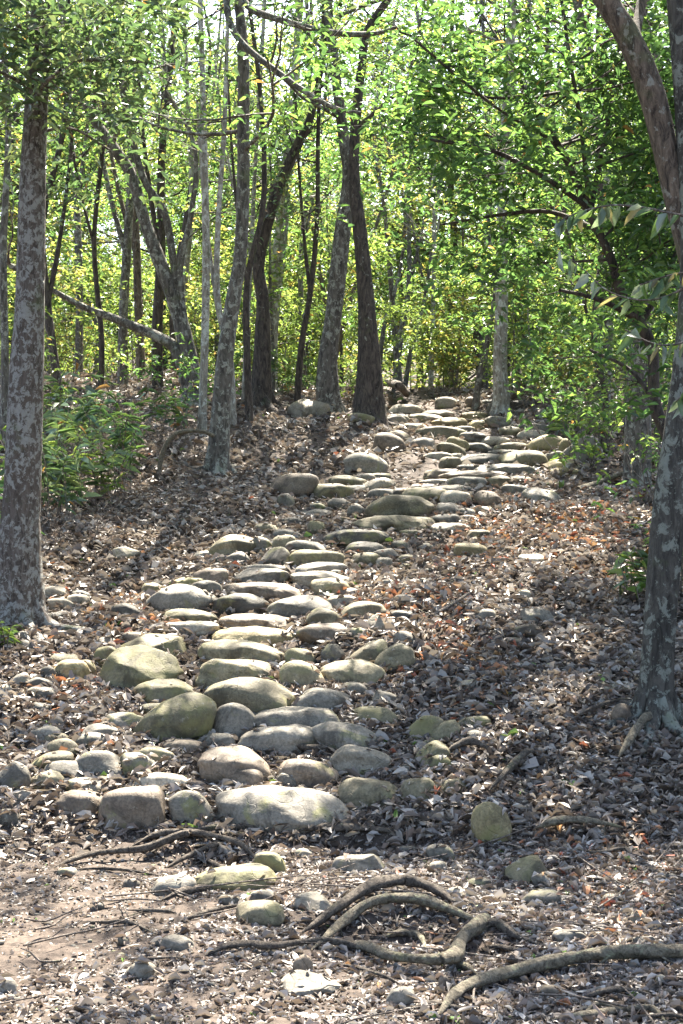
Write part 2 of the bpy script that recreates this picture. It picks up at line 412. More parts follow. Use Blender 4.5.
# view, cx, cy, w, h, kind, tilt(deg), shape('r' round, 'a' angular)
ST = '''
B 235 858 365 100 g 2 r|B 508 822 165 85 o 8 r|B 640 812 100 80 o 0 r|A 560 860 120 105 g 0 r|A 395 858 190 110 b 0 r|A 237 848 140 75 b 0 r|A 25 885 75 45 d 0 r|B 0 870 45 80 d 0 r
A 35 775 95 90 g 12 a|A 75 832 80 50 g 0 a|A 143 783 90 55 o 0 r|A 253 793 115 45 g 0 r|A 320 782 90 38 b 0 r|A 470 782 140 56 p 0 r|A 200 752 130 62 g 3 r|A 305 735 140 75 g 18 r|A 405 730 105 65 g 5 r|A 460 702 100 45 o 5 r|A 535 673 130 40 b 0 r|A 155 722 125 55 m -5 r
A 187 680 85 45 o 0 r|A 140 645 95 50 g -8 r|A 172 656 75 40 o 0 r|A 300 635 110 48 g 0 r|A 285 658 110 42 g 6 r|A 362 600 115 50 g -8 a|A 450 570 85 38 m 0 r
A 525 600 238 118 m -18 r|A 490 523 182 78 m 3 r|A 412 452 238 138 m 4 a|A 318 412 75 66 m -20 r|A 475 375 205 88 m 6 a|A 398 355 70 38 b 0 r|A 190 423 90 40 o -8 r|A 205 450 100 56 y 0 r|A 262 440 50 40 o 0 r|A 65 480 60 42 g -15 r|A 108 490 75 38 g -5 r|A 145 455 50 38 d 0 r
A 165 220 75 40 p 8 r|A 178 252 75 36 p 0 r|A 228 245 60 36 p 10 r|A 236 227 62 30 g 10 r|A 70 345 50 30 g 0 a|A 75 372 55 30 d 0 a|A 365 98 90 38 p 0 a|A 15 505 40 30 p 0 r
A 537 240 178 82 g 3 r|A 548 292 182 44 m 0 r|A 555 322 155 34 p 0 r|A 450 212 66 42 o 0 r|A 565 190 115 36 y 0 r|A 630 170 95 48 b 8 r|A 615 210 95 50 g 5 r|A 596 430 20 14 g 0 r|A 40 560 30 16 g 0 r
B 100 735 205 98 b 3 r|B 130 770 95 66 b -5 r|B 255 782 62 52 g 0 r|B 330 760 168 78 b 14 r|B 480 717 178 76 p 8 r|B 60 658 90 36 g 0 r|B 615 742 52 32 g 0 a|B 612 880 50 25 g 0 a
B 235 655 212 66 g -6 r|B 450 650 208 66 g 5 r|B 110 602 128 86 g 5 r|B 295 600 242 64 g -2 r|B 510 590 138 56 m 0 r|B 215 628 34 18 g 0 r
B 148 532 252 104 o 3 r|B 365 540 150 66 g 3 r|B 460 508 80 42 g 0 r|B 550 535 100 56 d 12 a
B 100 455 218 72 o 2 r|B 298 467 116 76 o 0 r|B 455 462 172 70 o 5 r|B 112 400 232 66 o 2 r|B 297 408 86 48 o 0 r|B 395 398 66 52 d 0 r|B 508 398 118 54 o -22 r|B 575 418 112 62 o -30 r|B 608 358 68 42 g 0 r
B 160 347 262 52 y 2 r|B 378 343 162 52 b 2 r|B 475 340 62 36 g 0 r|B 180 305 216 46 b 0 r|B 365 297 92 56 o 0 r|B 520 312 60 50 p 0 a|B 20 293 48 32 d 0 r|B 18 318 44 26 g 0 r
B 112 255 162 62 d 3 r|B 298 262 168 56 g 3 r|B 425 247 102 38 p 0 r|B 478 275 122 50 o -10 r|B 8 245 44 62 b 0 r|B 185 213 216 48 b 0 r|B 380 207 112 52 o -3 r|B 445 218 60 26 g 0 r|B 358 180 168 46 p 2 r|B 185 172 152 42 g 2 r|B 40 172 92 46 d 10 r|B 28 212 62 34 p 0 r
B 190 150 132 32 g 0 r|B 358 145 136 32 g 0 r|B 230 112 92 52 d 5 a|B 350 118 142 46 o 0 r|B 110 82 142 60 o 0 r|B 112 120 68 42 g 0 r|B 62 128 44 32 d 0 r|B 180 75 64 46 g 15 r|B 245 72 66 46 o 0 r|B 265 48 84 34 g 10 r|B 195 28 62 30 o 0 r|B 345 25 56 40 o 0 r|B 310 85 112 38 g 0 r
B 460 55 172 46 d 3 r|B 495 88 112 36 g 0 r|B 485 118 92 36 o -5 r|B 590 80 54 30 d 0 r|B 548 105 72 34 g -5 r|B 545 128 52 30 p 0 r|B 625 43 62 26 o 0 r|B 400 160 40 20 g 0 r|B 505 165 55 30 d 0 r|B 560 190 46 26 g 0 a|B 665 190 40 30 g 0 r|B 470 170 30 22 g 0 r
C 40 530 96 60 m -38 r|C 78 538 104 42 m -42 r|C 55 592 84 50 m -32 r|C 68 612 60 40 m -28 r|C 165 505 76 28 o 0 r|C 112 670 64 42 o 0 r|C 207 760 92 100 y 0 r|C 165 540 55 24 g 0 r|C 48 562 40 26 o -20 r
C 150 80 82 38 y -5 r|C 308 100 60 26 p 0 r|C 310 243 86 46 g -5 a|C 300 278 62 28 b 0 r|C 45 155 82 24 p -5 r|C 500 418 92 30 p 0 a|C 530 490 55 50 b -10 r|C 80 835 65 36 g 0 r|C 155 415 62 32 g 5 a|C 285 187 32 22 p 0 r|C 430 410 60 20 g 0 a|C 190 238 50 28 g 0 r|C 265 305 55 20 b 0 r|C 570 345 34 34 b 0 r
D 62 60 78 40 p 5 a|D 255 62 60 20 p 0 r|D 290 78 60 16 p 0 r|D 312 70 56 14 p 0 r|D 337 88 62 18 y 0 r|D 325 110 86 26 o 0 r|D 355 130 40 22 y 15 r|D 385 118 56 20 g 0 r|D 395 75 52 16 y 0 r|D 400 92 32 18 y 0 r|D 440 85 42 18 g 0 r|D 370 100 40 12 p 0 r
D 480 98 36 14 d 0 r|D 525 98 46 16 g 8 r|D 508 113 52 18 p 0 r|D 430 123 52 16 p 0 r|D 465 136 60 16 o 0 r|D 540 130 66 28 y 0 r|D 395 137 52 14 g 0 r|D 345 142 50 22 o 15 r|D 455 150 60 16 g 0 r|D 415 163 96 24 g 0 r|D 490 163 82 30 o 0 r|D 548 160 42 24 g -20 r|D 576 140 26 34 y 0 r|D 612 145 72 48 g 5 a
D 568 172 58 20 y 0 r|D 572 186 52 14 y 0 r|D 380 178 42 14 g 0 r|D 455 182 96 20 g 0 r|D 330 190 66 18 b 0 r|D 400 194 112 18 b 0 r|D 375 207 76 20 g 0 r|D 442 207 38 24 o 0 r|D 310 207 60 12 p 0 r|D 475 203 52 16 p 0 r|D 290 132 40 22 g 0 r|D 320 155 46 14 p 0 r|D 350 155 34 12 p 0 r|D 270 95 44 12 p 0 r|D 236 78 40 14 p 0 r
D 98 227 72 28 o 0 r|D 133 207 72 24 o 0 r|D 168 200 36 18 g 0 r|D 200 214 52 24 p 0 r|D 205 232 56 20 g 0 r|D 248 227 40 16 d 0 r|D 290 235 76 30 o 0 r|D 335 222 76 16 g 0 r|D 357 237 52 24 p 0 r|D 418 242 42 26 b 0 r|D 525 235 72 32 g -8 a|D 200 196 40 14 d 0 r|D 150 222 42 16 g 0 r|D 295 216 60 12 g 0 r
D 245 257 132 46 o 0 r|D 332 262 46 26 g 0 r|D 228 291 152 32 o -2 r|D 332 281 52 20 g 0 r|D 345 298 72 18 p 0 r|D 250 312 56 18 g 0 r|D 400 312 46 18 o 0 r|D 10 245 32 30 g 0 r|D 10 325 52 26 o 0 r|D 75 272 52 22 g 0 r|D 75 300 40 24 o 0 r|D 72 256 42 14 d 0 r|D 150 265 32 26 g 0 r|D 25 285 40 16 d 0 r|D 120 250 40 18 g 0 r|D 265 228 30 14 g 0 r|D 372 268 40 18 g 0 r|D 470 222 50 20 g 0 r|D 410 262 40 16 p 0 a
E 345 132 82 36 g 0 r|E 475 118 152 46 m -8 r|E 540 88 62 42 o 12 r|E 512 188 88 42 o 0 r|E 360 247 60 24 g 5 r|E 280 302 50 30 g 0 r|E 605 292 38 36 b 0 r|E 610 326 130 32 g -3 a|E 625 165 82 30 p 0 a|E 10 332 52 26 g 0 r|E 247 241 20 14 d 0 r|E 523 155 50 24 g 0 r|E 607 68 36 18 g 0 r|E 135 103 40 14 g 0 r|E 197 172 22 14 d 0 r|E 455 160 40 18 g 0 r|E 180 35 16 8 d 0 r|E 262 128 30 16 g 0 r|E 320 245 20 12 g 0 r
F 40 88 96 36 g 0 a|F 205 67 56 26 g 0 r|F 132 62 36 18 g 0 r|F 370 102 92 46 m -5 a|F 405 155 76 28 g 0 r|F 398 120 36 26 g 0 r|F 455 232 60 20 g 0 r|F 592 195 30 24 p 0 r|F 540 157 30 14 p 0 r|F 230 146 42 18 p 0 r|F 275 126 42 16 g 0 r|F 118 354 46 32 g 10 r|F 205 325 24 26 b 0 r|F 640 318 22 16 p 0 r|F 655 115 26 14 d 0 r|F 415 342 36 18 b 0 r|F 605 241 50 16 d 0 a|F 195 92 34 16 p 0 r|F 330 80 40 14 g 0 a
'''
ico = {}
def icosphere(n):
    if n not in ico:
        import bmesh
        bm = bmesh.new(); bmesh.ops.create_icosphere(bm, subdivisions=n, radius=1.0)
        ico[n] = (np.array([v.co[:] for v in bm.verts]), np.array([[v.index for v in f.verts] for f in bm.faces])); bm.free()
    return ico[n]
stones = []
for tok in ST.replace('\n', '|').split('|'):
    q = tok.split()
    if not q: continue
    ox, oy, s = VIEW[q[0]]
    cx, cy, w, hh = ox+float(q[1])/s, oy+float(q[2])/s, float(q[3])/s, float(q[4])/s
    if any(abs(cx-t[0]) < .3*(w+t[2])/2 and abs(cy-t[1]) < .35*(hh+t[3])/2 for t in stones): continue
    stones.append([cx, cy, w, hh, q[5], float(q[6]), q[7], q[0]])
ORD = ['zeroth', 'first', 'second', 'third', 'fourth', 'fifth', 'sixth', 'seventh', 'eighth', 'ninth', 'tenth', 'eleventh', 'twelfth', 'thirteenth', 'fourteenth', 'fifteenth',
       'sixteenth', 'seventeenth', 'eighteenth', 'nineteenth', 'twentieth', 'twenty-first', 'twenty-second', 'twenty-third', 'twenty-fourth', 'twenty-fifth', 'twenty-sixth', 'twenty-seventh', 'twenty-eighth']
for it in range(9000):
    if len(stones) > 292 or (it < 5000 and len(stones) > 272): continue
    yy = U(13.6, 20.3) if it < 5000 else math.sqrt(U(7.2**2, 14**2)); far = yy > 13.5
    side = random.choice([-1, 1]); xx = float(path_x(yy)) + side*(U(.0, 1.0) if not far else U(0, 1.35))
    g = Vector((xx, yy, float(h(xx, yy)))); cx = 341.5+F*xx/yy; cy = 512-F*(g.z-CZ)/yy
    if not (far or abs(xx-path_x(yy)) > .45 or random.random() < .3): continue
    w = (U(.09, .20) if not far else U(.20, .42))*F/yy; hh = w/U(1.6, 2.7)
    if any(abs(cx-t[0]) < (.4 if far else .47)*(w+t[2]) and abs(cy-t[1]) < (.30 if far else .42)*(hh+t[3]) for t in stones): continue
    stones.append([cx, cy-hh*.2, w, hh, random.choice('ggoobpd'), U(-8, 8), 'r', 'G'])
def zone(s):
    cx, cy = s[0], s[1]
    if s[7] in 'EF': return 'fore'
    if cy > 750 and s[7] == 'C': return 'right'
    if s[7] == 'C': return 'right'
    if cx < 95 and cy < 700: return 'tree'
    if cy < 505: return 'upper'
    if cx < 150 and cy > 715 and cy < 812: return 'heap'
    return 'steps'
ZP = {'fore': ('trodden dirt', 22), 'right': ('right slope', 30), 'tree': ('left bank', 30), 'upper': ('far path', 7),
      'heap': ('left heap', 18), 'steps': ('main steps', 9)}
zones = {}
for i, s in enumerate(stones): zones.setdefault(zone(s), []).append(i)
label_of = {}
for z, idx in zones.items():
    phrase, th = ZP[z]
    idx = sorted(idx, key=lambda i: -(stones[i][1]+stones[i][3]*.3)); rows = []
    for i in idx:
        b_ = stones[i][1]+stones[i][3]*.3
        if rows and rows[-1][0]-b_ < th: rows[-1][1].append(i)
        else: rows.append([b_, [i]])
    for r, (_, mem) in enumerate(rows):
        mem.sort(key=lambda i: stones[i][0])
        for k, i in enumerate(mem):
            s = stones[i]; big = s[2]
            size = 'large' if big > 62 else ('medium' if big > 30 else 'small')
            shape = 'angular' if s[6] == 'a' else ('long flat' if s[2]/s[3] > 2.9 else ('rounded' if s[2]/s[3] < 1.7 else 'oval'))
            word = ' '.join([size, shape, STM[s[4]][1], 'stone'])
            pos = 'only stone' if len(mem) == 1 else (ORD[k+1] + ' from left')
            label_of[i] = f"{word}, {pos} in {ORD[r+1]} row up, {phrase}"
SPECIAL = {0: 'longest smooth grey stone, centre of the bottom step just above the straight root'}
stone_tops = []
for i, (cx, cy, w, hh, kd, tilt, shp, vw) in enumerate(stones):
    c = hit(cx, cy + .42*hh)
    d = c.y; m = d/F
    fk = 1.18 if cy < 505 else 1.0
    w *= 1.09*(1.13 if fk > 1 else 1); hh *= 1.22*(1.1 if fk > 1 else 1)
    a = w*m/2; cc = hh*m/2
    b_ = min(a*U(.62, .8), .24 + a*.1)
    if w/hh > 2.2: b_ = max(cc*1.2, min(a*.62, .20))
    yc = d + b_*.55
    m2 = yc/F; a = w*m2/2; cc = hh*m2/2*1.12
    zc = CZ + (512-(cy+.06*hh))*m2
    gz = float(h((cx-341.5)*m2, yc))
    zc = min(zc, gz + cc*(1.6 if abs(tilt) > 24 else (.85 if fk == 1 else 1.1)))
    nsub = 5 if w > 55 else (4 if w > 22 else 3)
    bld = kd == 'm' and w > 60
    Vs, Fs = icosphere(nsub); Vn = Vs.copy()
    EX = 2.15 if bld else (2.1 if w/hh < 1.25 else U(2.4, 3.0))
    r = 1/np.maximum(1e-6, (np.abs(Vs)**EX).sum(1)**(1/EX)); Vn = Vs*r[:, None]
    ph = rng.uniform(0, 6.28, 12); K = rng.normal(size=(6, 3))
    amp = .055 if shp == 'r' else .085
    dsp = sum(np.sin(Vs@(K[j]*(1.2+.7*j)) + ph[j])*amp/(1+.45*j) for j in range(6))
    Vn = Vn*(1+dsp[:, None])
    Vn[:, 0] += .10*np.sin(Vs[:, 2]*2+ph[7]); Vn[:, 2] += U(-.12, .02)*Vs[:, 0]**2 - .0
    Vn[:, 2] *= 1 + U(-.13, .13)*Vs[:, 0]; Vn[:, 1] *= 1+U(-.2, .2)*Vs[:, 0]
    for _ in range(8 if shp == 'a' else 3):
        nrm = rng.normal(size=3); nrm[2] = abs(nrm[2])*.8; nrm /= np.linalg.norm(nrm); k = U(.62, .8) if shp == 'a' else U(.82, .92)
        dd = Vn@nrm; over = np.maximum(0, dd-k); Vn -= (over*(.85 if shp == 'a' else .6))[:, None]*nrm
    # lumps, chipped edges and pits
    off = Vector((U(0, 50), U(0, 50), U(0, 50))); ar = Vector((max(1, a/cc)*1.0, max(1, b_/cc), 1.0))
    def nz(sc): return np.array([mnoise.noise(Vector((p[0]*ar.x, p[1]*ar.y, p[2]))*sc+off) for p in Vs])
    rgh = nz(1.0)*.085 + (nz(2.6)*.022 if nsub > 3 else 0)
    if nsub > 3:
        cr_ = np.abs(nz(2.0)); rgh = rgh - .014*np.exp(-(cr_/.03)**2)
        if nsub > 4: rgh = rgh + nz(8)*.008
    Vn *= (1 + rgh)[:, None]
    Vn *= np.array([a, b_, cc])
    t = -math.radians(tilt); R = np.array([[math.cos(t), 0, -math.sin(t)], [0, 1, 0], [math.sin(t), 0, math.cos(t)]])
    R = np.array([[math.cos(t), 0, -math.sin(t)], [0, 1, 0], [math.sin(t), 0, math.cos(t)]]); Vn = Vn@R.T
    yaw = math.radians(U(-9, 9)); Rz = np.array([[math.cos(yaw), -math.sin(yaw), 0], [math.sin(yaw), math.cos(yaw), 0], [0, 0, 1]]); Vn = Vn@Rz.T
    me = np_mesh('stone', Vn, Fs.ravel(), np.arange(len(Fs))*3, np.full(len(Fs), 3), STM[kd][0])
    nm = 'boulder' if w > 76 else 'river_stone'
    o = link(nm, me, None, ((cx-341.5)*m2, yc, zc))
    grp = {'fore': 'stones on the trodden dirt', 'right': 'stones on the right slope', 'tree': 'stones by the left trunk', 'upper': 'stones of the upper path', 'heap': 'stones heaped left of the steps', 'steps': 'stones of the steps'}[zone(stones[i])]
    tag(o, SPECIAL.get(i, label_of[i]), 'stone', grp)
    stone_tops.append((o.location.x, yc, zc, a, b_, cc))
S_ = np.array(stone_tops)

# ---------------------------------------------------------------- leaf litter
def scatter(n, y0, y1, margin=.9, slope=.30):
    y = np.sqrt(rng.uniform(y0**2, y1**2, n)); x = rng.uniform(-1, 1, n)*(slope*y+margin)
    return x, y
def fbm(x, y, s):
    return (np.sin(x*1.7*s+np.sin(y*2.3*s)*1.3) + np.sin(y*2.9*s+np.sin(x*3.1*s)*1.1+1.7) + .6*np.sin(x*5.3*s-y*4.1*s))/2.6
DRY = np.array([(.27, .235, .205), (.19, .155, .13), (.36, .325, .29), (.12, .088, .068), (.06, .045, .036), (.15, .11, .088), (.22, .185, .16), (.28, .235, .19), (.09, .07, .058), (.13, .108, .092), (.30, .275, .25)])*.98
HOT = [(hit(px, py), r) for px, py, r in [(125, 618, .35), (465, 555, .5), (545, 525, .7), (430, 600, .35), (600, 530, .5), (350, 610, .3), (440, 640, .3), (470, 705, .2), (85, 690, .25), (430, 650, .3), (600, 880, .3)]]
def litter_cols(x, y):
    n = len(x)
    c = DRY[rng.integers(0, len(DRY), n)]*rng.uniform(.6, 1.3, (n, 1))
    hot = rng.random(n) < .005
    for g, r in HOT:
        dd = np.hypot(x-g.x, (y-g.y)*.6); hot |= (rng.random(n) < .15*np.exp(-(dd/(1.1*r))**2))
    H = np.array([(.36, .15, .07), (.28, .09, .05), (.42, .24, .11), (.28, .15, .09), (.40, .21, .12)])
    k = hot.sum(); c[hot] = H[rng.integers(0, 5, k)]*rng.uniform(.6, 1.2, (k, 1))
    gr = rng.random(n) < .004; c[gr] = np.array((.12, .2, .04))
    return c
def litter(name, n, y0, y1, size, lift, seed_mask=None, wr=(.27, .5), tilt=.42, frag=False, right=False):
    x, y = scatter(n, y0, y1)
    dirt = np.exp(-(((x+1.1)/.62)**2 + ((y-5.5)/.95)**2))          # trodden bare patch at bottom left
    pd = np.abs(x-path_x(y)); onpath = np.clip(1.2-pd/.6, 0, 1)*(y > 7) + .5*np.clip(1.5-pd/.8, 0, 1)*(y > 13.5)
    keep = rng.random(n) > (.6 if frag else .93)*np.clip(dirt*1.6, 0, 1) + .62*onpath + .3*(fbm(x, y, 1.6) > .2)*(y < 6.6)
    if right: keep &= rng.random(n) < np.clip((x+.1)/.7, .05, 1)
    x, y = x[keep], y[keep]; n = len(x)
    z = h(x, y) + rng.uniform(.002, lift, n)*(1+.6*fbm(x, y, 2.2))*np.where(y < 6.5, .35, 1)
    tl = np.where(y < 6.5, .45, 1.)
    a = rng.uniform(0, 2*np.pi, n)
    D = np.stack([np.cos(a), np.sin(a), rng.normal(0, .28, n)*tl], 1)
    N_ = np.stack([rng.normal(0, tilt, n)*tl, rng.normal(-.1, tilt, n)*tl, np.ones(n)], 1)
    L = size*np.clip(rng.lognormal(-.05, .33, n), .35, 1.7); W = L*rng.uniform(*wr, n)
    P = np.stack([x, y, z], 1) - .5*D*L[:, None]
    P[:, 2] = np.maximum(P[:, 2], h(P[:, 0], P[:, 1])+.002)
    V = leaf_arrays(P, D, N_, L, W, rng.uniform(-.2, .6, n), rng.uniform(-.2, .7, n))
    return V, litter_cols(x, y)
parts = [litter('r', 16000, 3.2, 6.6, .05, .03, tilt=.5, right=True), litter('a', 36000, 6.3, 8.4, .058, .045, tilt=.6), litter('n', 26000, 3.0, 6.5, .040, .02, wr=(.28, .5)), litter('f', 120000, 3.0, 7.2, .017, .010, frag=True, wr=(.3, .8)),
         litter('b', 64000, 8.0, 14.5, .068, .05, tilt=.6), litter('c', 72000, 14.0, 27.0, .085, .06, tilt=.6)]
# a few leaves caught on and between the stones
k = 1500; ids = rng.integers(0, len(S_), k); th = rng.uniform(0, 6.28, k); rr = rng.uniform(0, 1.0, k)**.5
sx = S_[ids, 0]+S_[ids, 3]*rr*np.cos(th)*.93; sy = S_[ids, 1]+S_[ids, 4]*rr*np.sin(th)*.93
sz = S_[ids, 2]+S_[ids, 5]*np.sqrt(np.maximum(0, 1-rr**2.4))+.004
kp = (rr > .45) | (rng.random(k) < .25); sx, sy, sz = sx[kp], sy[kp], sz[kp]; k = len(sx)
a = rng.uniform(0, 6.28, k); D = np.stack([np.cos(a), np.sin(a), rng.normal(0, .15, k)], 1)
N_ = np.stack([rng.normal(0, .25, k), rng.normal(-.1, .25, k), np.ones(k)], 1); L = .05*rng.uniform(.6, 1.3, k)
parts.append((leaf_arrays(np.stack([sx, sy, sz], 1), D, N_, L, L*rng.uniform(.35, .5, k), rng.uniform(0, .4, k), rng.uniform(0, .4, k)), litter_cols(sx, sy)))
me = leaf_mesh('leaf_litter', np.concatenate([p[0] for p in parts]), np.concatenate([p[1] for p in parts]), MAT['dry'])
tag(link('leaf_litter', me), 'dry brown and grey fallen leaves covering the hillside', 'leaf litter', kind='stuff')

# pebbles
Vs, Fs = icosphere(1); nP = 1500
x, y = scatter(nP, 3.2, 9, .3); r = rng.uniform(.004, .014, nP)
q = x < .2; r[~q] *= .8
Vp = (Vs[None]*(r[:, None, None])*np.array([1, .9, .6])*rng.uniform(.7, 1.3, (nP, 1, 3)) + np.stack([x, y, h(x, y)+r*.3], 1)[:, None]).reshape(-1, 3)
Fp = (Fs[None] + (np.arange(nP)*len(Vs))[:, None, None]).reshape(-1)
tag(link('pebbles', np_mesh('pebbles', Vp, Fp, np.arange(nP*len(Fs))*3, np.full(nP*len(Fs), 3), STM['g'][0])), 'scattered tiny grey pebbles and crumbs on the dirt', 'pebbles', kind='stuff')

# fallen twigs
tb = Tubes()
for i in range(900):
    y = math.sqrt(U(3.2**2, 22**2)); x = U(-1, 1)*(.28*y+.3); L = U(.08, .5) if i % 5 else U(.5, 1.1); a = U(0, 3.14)
    pts = []
    for j in range(4):
        t = (j/3-.5)*L; xx = x+t*math.cos(a)+U(-.02, .02); yy = y+t*math.sin(a)+U(-.02, .02)
        pts.append((xx, yy, float(h(xx, yy))+U(.015, .05)))
    r = U(.0015, .005); tb.add(pts, [r, r*.9, r*.8, r*.5], sides=4, rough=0, samples=6, cap=False)
tag(tb.build('fallen_twigs', MAT['twig']), 'thin dry twigs strewn over the leaf litter', 'twigs', kind='stuff')

# ---------------------------------------------------------------- roots
def root_pts(view, pts, wid, arch=0, sink=.08):
    out = []; rad = []
    n = len(pts)
    for i, (x, y) in enumerate(pts):
        if view: ox, oy, s = VIEW[view]; x, y = ox+x/s, oy+y/s
        g = hit(x, y+1.0)
        ww = wid[i] if isinstance(wid, (list, tuple)) else wid
        r = ww/(VIEW[view][2] if view else 1)*g.y/F/2
        e = math.sin(math.pi*i/(n-1)) if n > 1 else 0; r *= U(.82, 1.15)
        out.append(g + Vector((0, 0, r*(1-2*sink) + (.045 if view == 'C' else (.02 if view == 'B' else .006)) + r*U(-.2, .3) + arch*e))); rad.append(r)
    # bury the ends
    out[0].z -= rad[0]*1.1; out[-1].z -= rad[-1]*1.1
    return out, rad
def root(label, view, pts, wid, mat='root', arch=0.0, extra=()):
    tb = Tubes(); P, R = root_pts(view, pts, wid, arch)
    R[0] *= .35; R[-1] *= .35
    tb.add(P, R, sides=12, rough=.15, samples=len(P)*9)
    for ev, ep, ew, ea in extra:
        P2, R2 = root_pts(ev, ep, ew, ea); R2[-1] *= .5; tb.add(P2, R2, sides=10, rough=.15, samples=len(P2)*8)
    # hair rootlets
    for _ in range(4):
        j = random.randrange(len(P)-1); p = P[j].copy(); dx, dy = U(-.25, .25), U(-.15, .05); q = []
        for k in range(4):
            xx, yy = p.x+dx*k/3+U(-.01, .01), p.y+dy*k/3+U(-.01, .01); q.append((xx, yy, float(h(xx, yy))+.006 if k else p.z))
        tb.add(q, [R[j]*.22, R[j]*.18, R[j]*.13, .001], sides=5, rough=.05, samples=9, cap=False)
    o0 = P[0]
    o = tb.build('tree_root', MAT[mat], origin=o0); o.location = o0
    tag(o, label, 'tree root', 'exposed tree roots')
root('straight thin root lying along the foot of the bottom stone step', None, [(128, 842), (165, 838), (205, 832), (250, 829), (300, 831), (350, 832), (390, 833), (420, 836)], [4, 6, 7, 7, 7, 7, 6, 4])
root('wavy brown root winding over the dirt below the rounded brown bottom stone', 'E', [(105, 96), (150, 88), (200, 80), (290, 75), (370, 45), (440, 50), (485, 62), (515, 82)], [6, 10, 12, 13, 13, 12, 11, 8],
     arch=.03, extra=[('E', [(330, 96), (380, 82), (430, 62), (460, 55)], [6, 8, 9, 8], .02), ('E', [(350, 92), (395, 98), (440, 98), (470, 92)], [5, 7, 7, 4], .01)])
root('short thick root bridging towards the left end of the straight root', 'E', [(262, 52), (310, 42), (360, 36), (410, 38), (450, 42)], [8, 12, 12, 11, 8], arch=.02)
root('stubby root touching the near side of the mossy green foreground stone', 'E', [(318, 162), (360, 152), (400, 142), (440, 134)], [7, 16, 17, 10])
root('small root leading to the olive stone below the mossy one', 'E', [(368, 200), (400, 194), (435, 184), (478, 170)], [5, 10, 11, 8])
root('thin dark root flat on the dirt left of the smooth grey foreground stone', 'E', [(255, 180), (290, 184), (330, 186), (352, 186)], [4, 7, 7, 5])
root('faint half buried root on the bare dirt at lower left', 'E', [(160, 204), (210, 208), (260, 210), (312, 228)], [4, 9, 9, 4])
root('straight stick-thin root below the small pale foreground stone', 'E', [(235, 278), (300, 281), (345, 278), (385, 280)], [4, 5, 5, 4])
root('long low root reaching left from the pale root knot', 'E', [(412, 270), (450, 262), (500, 258), (540, 266), (600, 256), (650, 252), (700, 260), (765, 272)], [8, 12, 13, 13, 14, 15, 15, 14], arch=.01)
root('brown arched root, uppermost of the tangle at bottom centre', 'F', [(-90, 232), (-40, 214), (0, 190), (60, 156), (130, 142), (190, 154), (235, 172)], [8, 14, 18, 22, 22, 20, 12], arch=.025)
root('pale knotted root with a raised arch and thick bend, bottom centre', 'F', [(-60, 262), (-25, 244), (0, 228), (60, 184), (140, 178), (210, 192), (285, 208)], [8, 14, 18, 22, 23, 22, 26], 'root_pale', arch=.025,
     extra=[('F', [(290, 205), (262, 240), (238, 272), (222, 302), (165, 306), (100, 292), (50, 268), (0, 252)], [30, 28, 28, 34, 24, 20, 17, 10], .03),
            ('F', [(222, 290), (250, 300), (280, 318)], [22, 14, 6], 0)])
root('dark root curling right from the knot at bottom centre', 'F', [(275, 212), (310, 218), (345, 234), (395, 248)], [16, 20, 16, 7])
root('small crooked root inside the loop of the pale root', 'F', [(72, 238), (120, 232), (158, 240), (172, 268)], [7, 14, 15, 8], 'root_pale')
root('longest thick grey root running diagonally to the lower right edge', 'F', [(190, 396), (225, 365), (260, 345), (340, 320), (440, 300), (540, 284), (620, 282), (700, 276), (800, 270)], [12, 22, 28, 28, 27, 26, 24, 24, 22], 'root_pale', arch=.01)
root('short dark root at lower right under the long grey root', 'F', [(482, 356), (520, 350), (565, 346), (632, 352)], [7, 13, 13, 6])
root('pale forked root at the bottom right edge of the dirt', 'F', [(425, 400), (480, 398), (560, 386), (620, 384), (652, 408)], [10, 14, 14, 15, 9], 'root_pale', extra=[('F', [(480, 398), (510, 380), (550, 376)], [9, 10, 6], .01)])
root('pale half buried root lying right of the round yellowish stone', 'C', [(312, 792), (360, 784), (430, 780), (490, 786), (532, 790)], [8, 18, 20, 16, 8], 'root_pale')
root('dark root poking out beside the upright mossy stones', 'C', [(80, 606), (120, 596), (160, 590), (218, 600)], [7, 17, 18, 8], arch=.02)
root('dark root slanting up the slope above the round yellowish stone', 'C', [(198, 696), (228, 676), (255, 652), (292, 612), (315, 600)], [8, 15, 18, 20, 10], arch=.02)
root('thick pale root snaking left from the right trunk', 'C', [(522, 610), (545, 588), (562, 560), (590, 528), (640, 516), (700, 492)], [12, 20, 22, 24, 26, 26], 'root_pale', arch=.01)
root('thin root crossing the leaves left of the right trunk', 'C', [(400, 520), (440, 500), (500, 476), (552, 466)], [4, 9, 11, 9])
root('dark root wedged between two stone rows of the steps', 'B', [(190, 694), (260, 688), (330, 694), (390, 690), (442, 692)], [10, 20, 20, 18, 8])
root('short root gripping the small stones above the longest bottom stone', 'B', [(140, 806), (170, 792), (200, 776), (222, 752)], [8, 15, 15, 8], arch=.02)
root('thin root strand running parallel below the wavy brown root', 'E', [(100, 104), (180, 100), (250, 104), (335, 114)], [3, 6, 6, 3])
root('short strand under the right part of the wavy brown root', 'E', [(372, 66), (415, 88), (450, 104), (505, 108)], [4, 8, 8, 4], arch=.01)
root('thin strand left below the pale root loop', 'F', [(-20, 285), (40, 300), (90, 318), (125, 334)], [3, 8, 7, 4])
root('thin strand right of the knot nearly buried in leaves', 'F', [(262, 262), (310, 258), (360, 266), (425, 262)], [5, 9, 8, 4])
root('low strand leaving the frame at the bottom right corner', 'F', [(560, 392), (610, 398), (660, 396), (720, 404)], [4, 9, 9, 6])
root('root strand crossing under the long grey root near its left tip', 'F', [(120, 385), (180, 372), (240, 382), (300, 398)], [4, 9, 9, 4])
